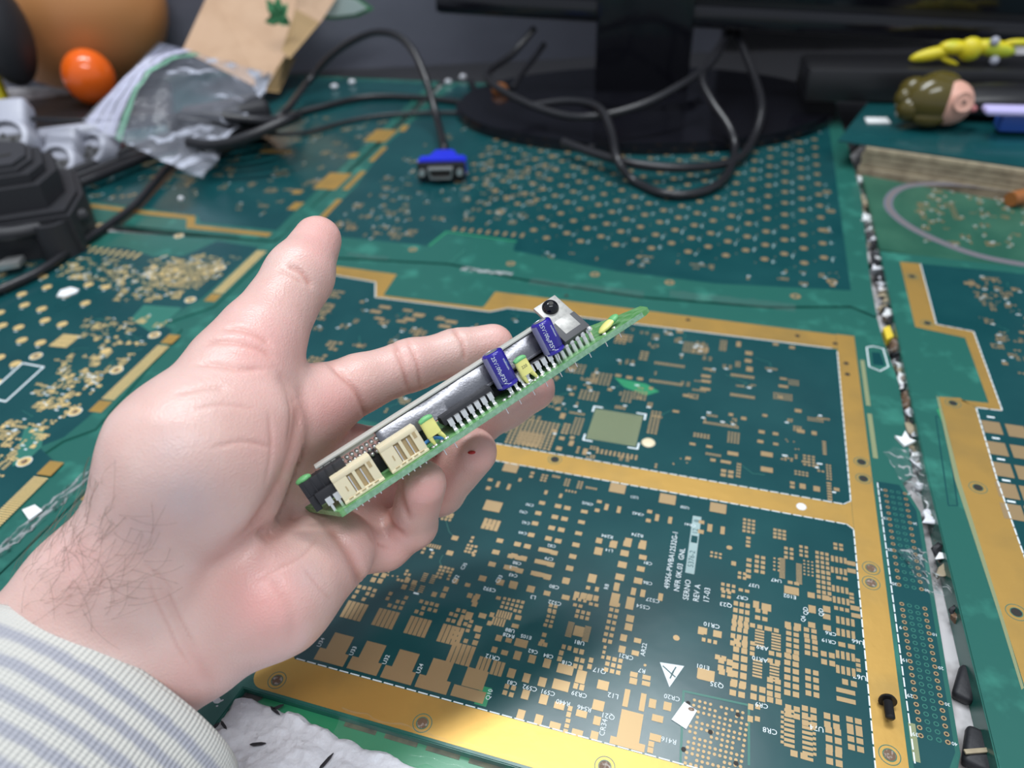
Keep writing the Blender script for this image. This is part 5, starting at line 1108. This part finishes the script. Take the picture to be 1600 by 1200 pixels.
def vnormals(V, Fc):
    fn = np.cross(V[Fc[:, 2]]-V[Fc[:, 0]], V[Fc[:, 3]]-V[Fc[:, 1]]); N = np.zeros_like(V)
    for i in range(4): np.add.at(N, Fc[:, i], fn)
    return N/np.maximum(np.linalg.norm(N, axis=1), 1e-9)[:, None]
def lap(V, Fc, it, lam=.5):
    E = np.concatenate([Fc[:, [0, 1]], Fc[:, [1, 2]], Fc[:, [2, 3]], Fc[:, [3, 0]]]); E = np.concatenate([E, E[:, ::-1]])
    deg = np.bincount(E[:, 0], minlength=len(V))[:, None]
    for k in range(it):
        for l in (lam, -lam*1.02):
            S = np.zeros_like(V)
            for c_ in range(3): S[:, c_] = np.bincount(E[:, 0], weights=V[E[:, 1], c_], minlength=len(V))
            V = V+l*(S/deg-V)
    return V
# hand skeleton: photo column, row, distance from lens in mm; radii in mm
def HANDPRIMS(cone):
    Z = (0, 0, 1)
    # forearm and wrist
    cone((20, 1200, 186), (110, 1085, 190), 29, 28, 8, 0, Z, .72)
    cone((100, 1060, 190), (215, 945, 196), 27, 24, 8, 0, Z, .74)
    cone((150, 915, 193), (250, 870, 194), 17, 17, 8, 0)
    cone((180, 1060, 196), (280, 1003, 198), 18.5, 16, 8, 0)
    # metacarpal bed
    cone((235, 950, 199), (480, 640, 220), 17, 11, 9, 0)
    cone((240, 960, 203), (532, 712, 236), 17, 11, 9, 0)
    cone((260, 980, 205), (552, 778, 240), 17, 11, 9, 0)
    cone((285, 982, 203), (540, 845, 230), 15, 11, 9, 0)
    # thenar
    cone((215, 870, 191), (300, 715, 187), 17, 20, 8, 0)
    cone((300, 715, 187), (372, 585, 200), 20, 13.5, 8, 0)
    cone((340, 760, 190), (395, 660, 196), 16, 14, 8, 0)
    # index base pad / web
    cone((455, 650, 212), (505, 625, 219), 10, 9.5, 8, 0)
    cone((400, 620, 206), (470, 640, 214), 9, 9, 8, 0)
    # hypothenar
    cone((325, 1000, 197), (425, 930, 199), 13, 15.5, 8, 0)
    cone((425, 930, 199), (522, 862, 213), 15.5, 12, 8, 0)
    # thumb
    cone((372, 585, 200), (405, 535, 207), 13.5, 12.3, 4, 1)
    cone((405, 535, 207), (468, 430, 222), 11.8, 9.8, 4, 1)
    cone((468, 430, 222), (496, 375, 234), 9.8, 7.7, 4, 1)
    # index
    cone((500, 628, 220), (560, 600, 225), 9.5, 8.9, 3, 2)
    cone((560, 600, 225), (643, 570, 233), 8.9, 8.1, 3, 2)
    cone((643, 570, 233), (714, 551, 239), 8.0, 7.5, 3, 2)
    cone((714, 551, 239), (770, 539, 242), 7.6, 7.1, 3, 2)
    # middle
    cone((540, 715, 238), (620, 705, 246), 9.6, 9.2, 3, 3)
    cone((620, 705, 246), (735, 665, 250), 9.0, 8.5, 3, 3)
    cone((735, 665, 250), (790, 631, 248), 8.3, 8.0, 3, 3)
    cone((790, 631, 248), (833, 608, 245), 8.0, 7.5, 3, 3)
    # ring
    cone((555, 782, 241), (625, 790, 250), 9.3, 8.9, 3, 4)
    cone((625, 790, 250), (688, 766, 250), 8.7, 8.3, 3, 4)
    cone((688, 766, 248), (738, 706, 236), 8.2, 8.1, 3, 4)
    # little
    cone((540, 850, 229), (600, 850, 234), 9.1, 8.4, 3, 5)
    cone((600, 850, 234), (645, 820, 232), 8.0, 7.6, 3, 5)
    cone((645, 817, 231), (660, 756, 215), 7.5, 7.2, 3, 5)
CREASES = [  # width mm, depth mm, redness, photo polyline
    (2.6, 1.9, .5, [(437, 580), (465, 615), (472, 649), (464, 705), (446, 754), (424, 795), (399, 829), (360, 855)]),
    (1.0, .7, .6, [(437, 583), (465, 615), (474, 649), (461, 705), (442, 754), (420, 795), (397, 829), (350, 858)]),
    (2.2, 1.4, .5, [(405, 842), (440, 822), (470, 798)]),
    (1.6, .45, .12, [(240, 889), (262, 937), (277, 971), (300, 1020), (322, 1057), (326, 1090)]),
    (.6, .3, .3, [(258, 915), (272, 945), (288, 980), (306, 1015)]), (.6, .3, .25, [(232, 900), (240, 930), (262, 975), (280, 1015), (305, 1050)]), (.5, .2, .2, [(222, 880), (250, 900), (275, 930)]),
    (1.6, .35, .1, [(424, 895), (442, 930), (456, 967), (450, 1012)]),
    (1.6, 1.0, .5, [(500, 812), (525, 836), (544, 862), (562, 900), (572, 930)]),
    (1.0, .8, .5, [(509, 563), (532, 585), (556, 612), (570, 645), (577, 690)]),
    (.8, .6, .5, [(612, 530), (628, 570), (640, 618)]), (.7, .5, .4, [(635, 527), (652, 570), (657, 612)]),
    (.8, .6, .5, [(703, 508), (722, 535), (727, 570)]),
    (.9, .7, .5, [(448, 414), (472, 426), (489, 450)]), (.6, .3, .3, [(430, 420), (455, 430), (475, 445)]),
    (.8, .55, .3, [(345, 514), (375, 514), (405, 525), (426, 542)]), (.8, .5, .3, [(311, 541), (337, 534), (375, 536), (409, 547), (430, 563)]),
    (.8, .5, .3, [(300, 570), (337, 570), (375, 576), (420, 577)]), (.7, .35, .2, [(270, 616), (319, 606), (356, 607)]),
    (1.1, .9, .6, [(641, 815), (630, 790), (624, 765), (630, 740)]), (.9, .6, .5, [(603, 787), (610, 815), (635, 840)]),
    (.7, .5, .4, [(571, 821), (585, 845), (610, 860)]),
    (.7, .3, .3, [(470, 610), (480, 650), (478, 700), (468, 740)]), (.6, .3, .3, [(450, 600), (458, 650), (452, 700)]),
    (.6, .25, .2, [(330, 700), (380, 690), (430, 700)]), (.6, .25, .2, [(420, 640), (424, 700), (415, 760)]), (.6, .22, .2, [(300, 640), (350, 632), (400, 640)]),
    (.6, .25, .2, [(400, 905), (470, 870), (500, 835)]), (.5, .2, .2, [(470, 880), (500, 920), (520, 940)]),
]
FLUSH = [((415, 935), 70, .85), ((300, 1060), 60, .3), ((520, 640), 60, .7), ((410, 540), 70, .6), ((500, 370), 45, .6), ((790, 530), 40, .45), ((660, 770), 50, .7), ((745, 700), 45, .6),
         ((850, 605), 40, .6), ((620, 850), 60, .5), ((450, 700), 60, .45), ((410, 600), 60, .3), ((120, 870), 50, .35), ((560, 860), 60, .4), ((640, 570), 50, .3), ((570, 650), 40, .4), ((480, 560), 30, .3)]
BLUE = [((290, 780), 55, .5), ((270, 700), 40, .25), ((230, 820), 40, .3), ((480, 900), 22, .2)]
def subdiv(V, Fc):
    E = np.sort(np.concatenate([Fc[:, [0, 1]], Fc[:, [1, 2]], Fc[:, [2, 3]], Fc[:, [3, 0]]]), axis=1)
    U_, inv = np.unique(E, axis=0, return_inverse=True); inv = inv.ravel(); nf = len(Fc); nv = len(V); ne = len(U_)
    em = V[U_].mean(1); fc = V[Fc].mean(1); e = [inv[i*nf:(i+1)*nf]+nv for i in range(4)]; fi = np.arange(nf)+nv+ne
    V2 = np.concatenate([V, em, fc])
    q = [np.stack([Fc[:, i], e[i], fi, e[(i+3) % 4]], 1) for i in range(4)]
    return V2, np.concatenate(q)
def build_hand():
    V, Fc = vox_hand()
    V = lap(V, Fc, 6)
    V, Fc = subdiv(V, Fc); V = lap(V, Fc, 3)
    N = vnormals(V, Fc)
    if np.mean(np.sum(N*(V-V.mean(0)), 1)) < 0: Fc = Fc[:, ::-1]; N = -N
    px = 800+V[:, 0]/V[:, 2]*FPX; py = 600-V[:, 1]/V[:, 2]*FPX
    facing = np.clip(-N[:, 2]*2+.35, 0, 1)
    # frontmost filter: keep creases off the hidden fingers behind
    key = (np.round(px/6).astype(int)*4096+np.round(py/6).astype(int)); o = np.argsort(key); zk = {}
    uk, inv = np.unique(key, return_inverse=True); inv = inv.ravel(); zm = np.full(len(uk), 1e9); np.minimum.at(zm, inv, V[:, 2]); front = np.clip(1-(V[:, 2]-zm[inv]-3)/3, 0, 1)
    cr = np.zeros(len(V)); disp = np.zeros(len(V))
    for wd, dp, red, pl in CREASES:
        P = np.array(crom([np.array(p, float) for p in pl], 6)); best = np.full(len(V), 1e9); tt = np.zeros(len(V))
        sel = np.where((px > P[:, 0].min()-40) & (px < P[:, 0].max()+40) & (py > P[:, 1].min()-40) & (py < P[:, 1].max()+40))[0]
        bx = np.full(len(sel), 1e9); bt = np.zeros(len(sel))
        for i in range(len(P)-1):
            a, d = P[i], P[i+1]-P[i]; qx, qy = px[sel]-a[0], py[sel]-a[1]; t = np.clip((qx*d[0]+qy*d[1])/(d@d+1e-9), 0, 1)
            dd = np.hypot(qx-d[0]*t, qy-d[1]*t); m = dd < bx; bx[m] = dd[m]; bt[m] = (i+t[m])/(len(P)-1)
        mm = bx*V[sel, 2]/FPX; g = np.exp(-(mm/wd)**2)*np.clip(np.minimum(bt, 1-bt)*5+.15, 0, 1)*facing[sel]*front[sel]
        disp[sel] -= dp*g; cr[sel] = np.maximum(cr[sel], np.exp(-(mm/(wd*.7))**2)*red*np.clip(np.minimum(bt, 1-bt)*5, 0, 1)*facing[sel]*front[sel])
    fl = np.zeros(len(V)); bl = np.zeros(len(V))
    for (x, y), r, a in FLUSH: fl = np.maximum(fl, a*np.exp(-((px-x)**2+(py-y)**2)/r**2))
    for (x, y), r, a in BLUE: bl = np.maximum(bl, a*np.exp(-((px-x)**2+(py-y)**2)/r**2))
    V = V+N*disp[:, None]
    W_ = camw(V); org = camw(C(230, 960, 225))
    me = bpy.data.meshes.new('hand'); me.vertices.add(len(V)); me.vertices.foreach_set('co', (W_-org).ravel())
    me.loops.add(len(Fc)*4); me.loops.foreach_set('vertex_index', Fc.ravel().astype(np.int32)); me.polygons.add(len(Fc))
    me.polygons.foreach_set('loop_start', np.arange(0, len(Fc)*4, 4, dtype=np.int32)); me.update(calc_edges=True); me.validate()
    me.polygons.foreach_set('use_smooth', np.ones(len(me.polygons), bool))
    for nm, arr in (('crease', cr), ('flush', fl), ('vein', bl)):
        at = me.attributes.new(nm, 'FLOAT', 'POINT'); at.data.foreach_set('value', arr.astype(np.float32))
    return me, org, V, N, px, py, front
def skin_material():
    m = bpy.data.materials.new('skin'); m.use_nodes = True; nt = m.node_tree; b = nt.nodes['Principled BSDF']; L = nt.links
    b.inputs['Roughness'].default_value = .34; b.inputs['Specular IOR Level'].default_value = .45
    b.inputs['Subsurface Weight'].default_value = .25; b.inputs['Subsurface Radius'].default_value = (1, .35, .2); b.inputs['Subsurface Scale'].default_value = .004
    def attr(n): a = nt.nodes.new('ShaderNodeAttribute'); a.attribute_name = n; return a.outputs['Fac']
    def mix(f, a, bb):
        x = nt.nodes.new('ShaderNodeMix'); x.data_type = 'RGBA'
        if hasattr(f, 'links'): L.new(f, x.inputs[0])
        if hasattr(a, 'links'): L.new(a, x.inputs[6])
        else: x.inputs[6].default_value = (*a, 1)
        x.inputs[7].default_value = (*bb, 1); return x.outputs[2]
    def nz(scale, lo, hi, det=4):
        n = nt.nodes.new('ShaderNodeTexNoise'); n.inputs['Scale'].default_value = scale; n.inputs['Detail'].default_value = det; L.new(tc.outputs['Object'], n.inputs['Vector'])
        r = nt.nodes.new('ShaderNodeMapRange'); r.inputs[1].default_value = lo; r.inputs[2].default_value = hi; L.new(n.outputs['Fac'], r.inputs[0]); return r.outputs[0], n.outputs['Fac']
    tc = nt.nodes.new('ShaderNodeTexCoord')
    c = mix(nz(60, .35, .7)[0], (.69, .445, .39), (.74, .52, .465))
    c = mix(attr('flush'), c, (.80, .385, .35)); c = mix(attr('vein'), c, (.50, .42, .44))
    f2, _ = nz(350, .55, .75); mu = nt.nodes.new('ShaderNodeMath'); mu.operation = 'MULTIPLY'; mu.inputs[1].default_value = .25; L.new(f2, mu.inputs[0])
    c = mix(mu.outputs[0], c, (.72, .50, .44)); c = mix(attr('crease'), c, (.52, .20, .15))
    L.new(c, b.inputs['Base Color'])
    v = nt.nodes.new('ShaderNodeTexVoronoi'); v.inputs['Scale'].default_value = 1700; L.new(tc.outputs['Object'], v.inputs['Vector'])
    n2 = nt.nodes.new('ShaderNodeTexNoise'); n2.inputs['Scale'].default_value = 650; n2.inputs['Detail'].default_value = 5; L.new(tc.outputs['Object'], n2.inputs['Vector'])
    ad = nt.nodes.new('ShaderNodeMath'); ad.operation = 'ADD'; L.new(v.outputs['Distance'], ad.inputs[0]); L.new(n2.outputs['Fac'], ad.inputs[1])
    bp = nt.nodes.new('ShaderNodeBump'); bp.inputs['Strength'].default_value = .35; bp.inputs['Distance'].default_value = .00022; L.new(ad.outputs[0], bp.inputs['Height']); L.new(bp.outputs[0], b.inputs['Normal'])
    return m
me, horg, HV, HN, hpx, hpy, hfront = build_hand()
person = bpy.data.objects.new('person', me); COL.objects.link(person); person.location = horg; ORG[person] = Vector(horg)
me.materials.append(skin_material())
tag(person, 'open left hand and wrist with palm up, cradling the small circuit module', 'person')
# ---- sleeve
def sleeve_material():
    m = bpy.data.materials.new('striped_knit'); m.use_nodes = True; nt = m.node_tree; b = nt.nodes['Principled BSDF']; L = nt.links
    b.inputs['Roughness'].default_value = .9; b.inputs['Sheen Weight'].default_value = .3
    uv = nt.nodes.new('ShaderNodeUVMap'); sp = nt.nodes.new('ShaderNodeSeparateXYZ'); L.new(uv.outputs[0], sp.inputs[0])
    def math_(op, a, bb=None):
        x = nt.nodes.new('ShaderNodeMath'); x.operation = op
        for i, q in enumerate((a, bb)):
            if q is None: continue
            if hasattr(q, 'links'): L.new(q, x.inputs[i])
            else: x.inputs[i].default_value = q
        return x.outputs[0]
    nz = nt.nodes.new('ShaderNodeTexNoise'); nz.inputs['Scale'].default_value = 260; tc = nt.nodes.new('ShaderNodeTexCoord'); L.new(tc.outputs['Object'], nz.inputs['Vector'])
    # v in mm along arm; stripes 5.2mm apart
    ph = math_('ADD', math_('MULTIPLY', sp.outputs[1], 2*math.pi/5.7), math_('MULTIPLY', nz.outputs['Fac'], 1.3))
    s = math_('SINE', ph); r = nt.nodes.new('ShaderNodeMapRange'); r.inputs[1].default_value = -.5; r.inputs[2].default_value = .7; L.new(s, r.inputs[0])
    start = nt.nodes.new('ShaderNodeMapRange'); start.inputs[1].default_value = 3; start.inputs[2].default_value = 4.5; L.new(sp.outputs[1], start.inputs[0])
    fac = math_('MULTIPLY', r.outputs[0], start.outputs[0])
    x = nt.nodes.new('ShaderNodeMix'); x.data_type = 'RGBA'; x.inputs[6].default_value = (.60, .59, .545, 1); x.inputs[7].default_value = (.375, .38, .425, 1); L.new(fac, x.inputs[0]); L.new(x.outputs[2], b.inputs['Base Color'])
    ku = math_('SINE', math_('MULTIPLY', sp.outputs[0], 2*math.pi/1.15)); kv = math_('SINE', math_('MULTIPLY', sp.outputs[1], 2*math.pi/.9))
    hgt = math_('ADD', ku, math_('MULTIPLY', kv, .5)); bp = nt.nodes.new('ShaderNodeBump'); bp.inputs['Strength'].default_value = .5; bp.inputs['Distance'].default_value = .00028
    L.new(hgt, bp.inputs['Height']); L.new(bp.outputs[0], b.inputs['Normal']); return m
def build_sleeve():
    bm = bmesh.new(); uvl = bm.loops.layers.uv.new('UVMap')
    c0 = C(172, 1088, 190); ax = C(-40, 1345, 163)-c0; ax /= np.linalg.norm(ax)
    e1 = C(378, 1215, 198)-C(-30, 952, 184); e1 = e1-ax*(e1@ax)*.0; hw = np.linalg.norm(e1)/2; e1 /= np.linalg.norm(e1)
    e2 = np.cross(ax, e1); e2 /= np.linalg.norm(e2)
    if e2[2] > 0: e2 = -e2               # towards lens
    n, rows = 96, 34; G = {}
    for side in (0, 1):
        for j in range(rows):
            v = j*2.0
            for i in range(n):
                t = 2*math.pi*i/n; rr = 1+.03*(v/60)+(.012*math.sin(t*3+v*.12)+.01*math.sin(v*.3+2*t))*min(1, v/10)
                th = 0 if side == 0 else -1.8
                lip = 1.6*math.exp(-(v/1.8)**2) if side == 0 else 0
                a = (hw*rr+th-lip*.5); b_ = (22.5*rr+th-lip*.5)
                p = c0+ax*(v+(-5.0*math.sin(t) if True else 0))+e1*a*math.cos(t)+e2*b_*math.sin(t)
                G[side, j, i] = (bm.verts.new(Vector(camw(p))), t*32, v)
    def face(a, wrap):
        f = bm.faces.new([q[0] for q in a]); f.smooth = True
        for l, q in zip(f.loops, a): l[uvl].uv = (q[1]+(2*math.pi*32 if wrap and q[1] < 1 else 0), q[2])
    for side in (0, 1):
        for j in range(rows-1):
            for i in range(n):
                k = (i+1) % n; q = [G[side, j, i], G[side, j, k], G[side, j+1, k], G[side, j+1, i]]
                face(q if side == 0 else q[::-1], i == n-1)
    for i in range(n):
        k = (i+1) % n; face([G[0, 0, k], G[0, 0, i], G[1, 0, i], G[1, 0, k]], i == n-1)
    bmesh.ops.translate(bm, verts=bm.verts[:], vec=-Vector(horg)); me = bpy.data.meshes.new('sleeve'); bm.to_mesh(me); bm.free()
    me.materials.append(sleeve_material()); o = bpy.data.objects.new('sleeve', me); COL.objects.link(o); o.parent = person; o['label'] = 'ribbed knit cuff striped cream and grey'
build_sleeve()
# ---- arm hair: fine strands rooted on the wrist
def build_hair():
    rng = random.Random(5); mb = MB(Matrix())
    ok = np.where((hfront > .9) & (HN[:, 2] < -.1) & (hpx > -10) & (hpx < 255) & (hpy > 745) & (hpy < 1010))[0]
    wts = np.exp(-(((hpx[ok]-120)/75)**2+((hpy[ok]-880)/75)**2))+.25*np.exp(-(((hpx[ok]-150)/25)**2+((hpy[ok]-775)/25)**2))
    wts = wts/wts.sum(); r2 = np.random.default_rng(3)
    for i in r2.choice(ok, 150, replace=False, p=wts):
        p = HV[i]; nn = HN[i]; ang = math.radians(rng.gauss(20, 25)); d = np.array([math.cos(ang), math.sin(ang), 0]); d = d-nn*(d@nn); d /= np.linalg.norm(d)
        sdir = np.cross(nn, d); L_ = rng.uniform(6, 13); cv = rng.uniform(-.8, .3)
        pts = [camw(p+nn*(.0+1.5*math.sin(min(t*2.2, 2.6)))+d*L_*t+sdir*L_*cv*t*t) for t in (0, .25, .5, .75, 1)]
        mb.tube(pts, .030, n=3, world=True, sm=2, cap=False)
    o = mb.build('arm_hair', mat('dark_hair', (.16, .09, .06), .5), person); o['kind'] = 'stuff'
build_hair()
o = MB(spot(camw(C(737, 707, 227.5)))).sph((0, 0, 0), (1.3, .7, .5), 10).build('graze', mat('blood_red', (.5, .02, .02), .4), person); o['label'] = 'small red cut on fingertip'
# thumb nail edge on the far side of the tip
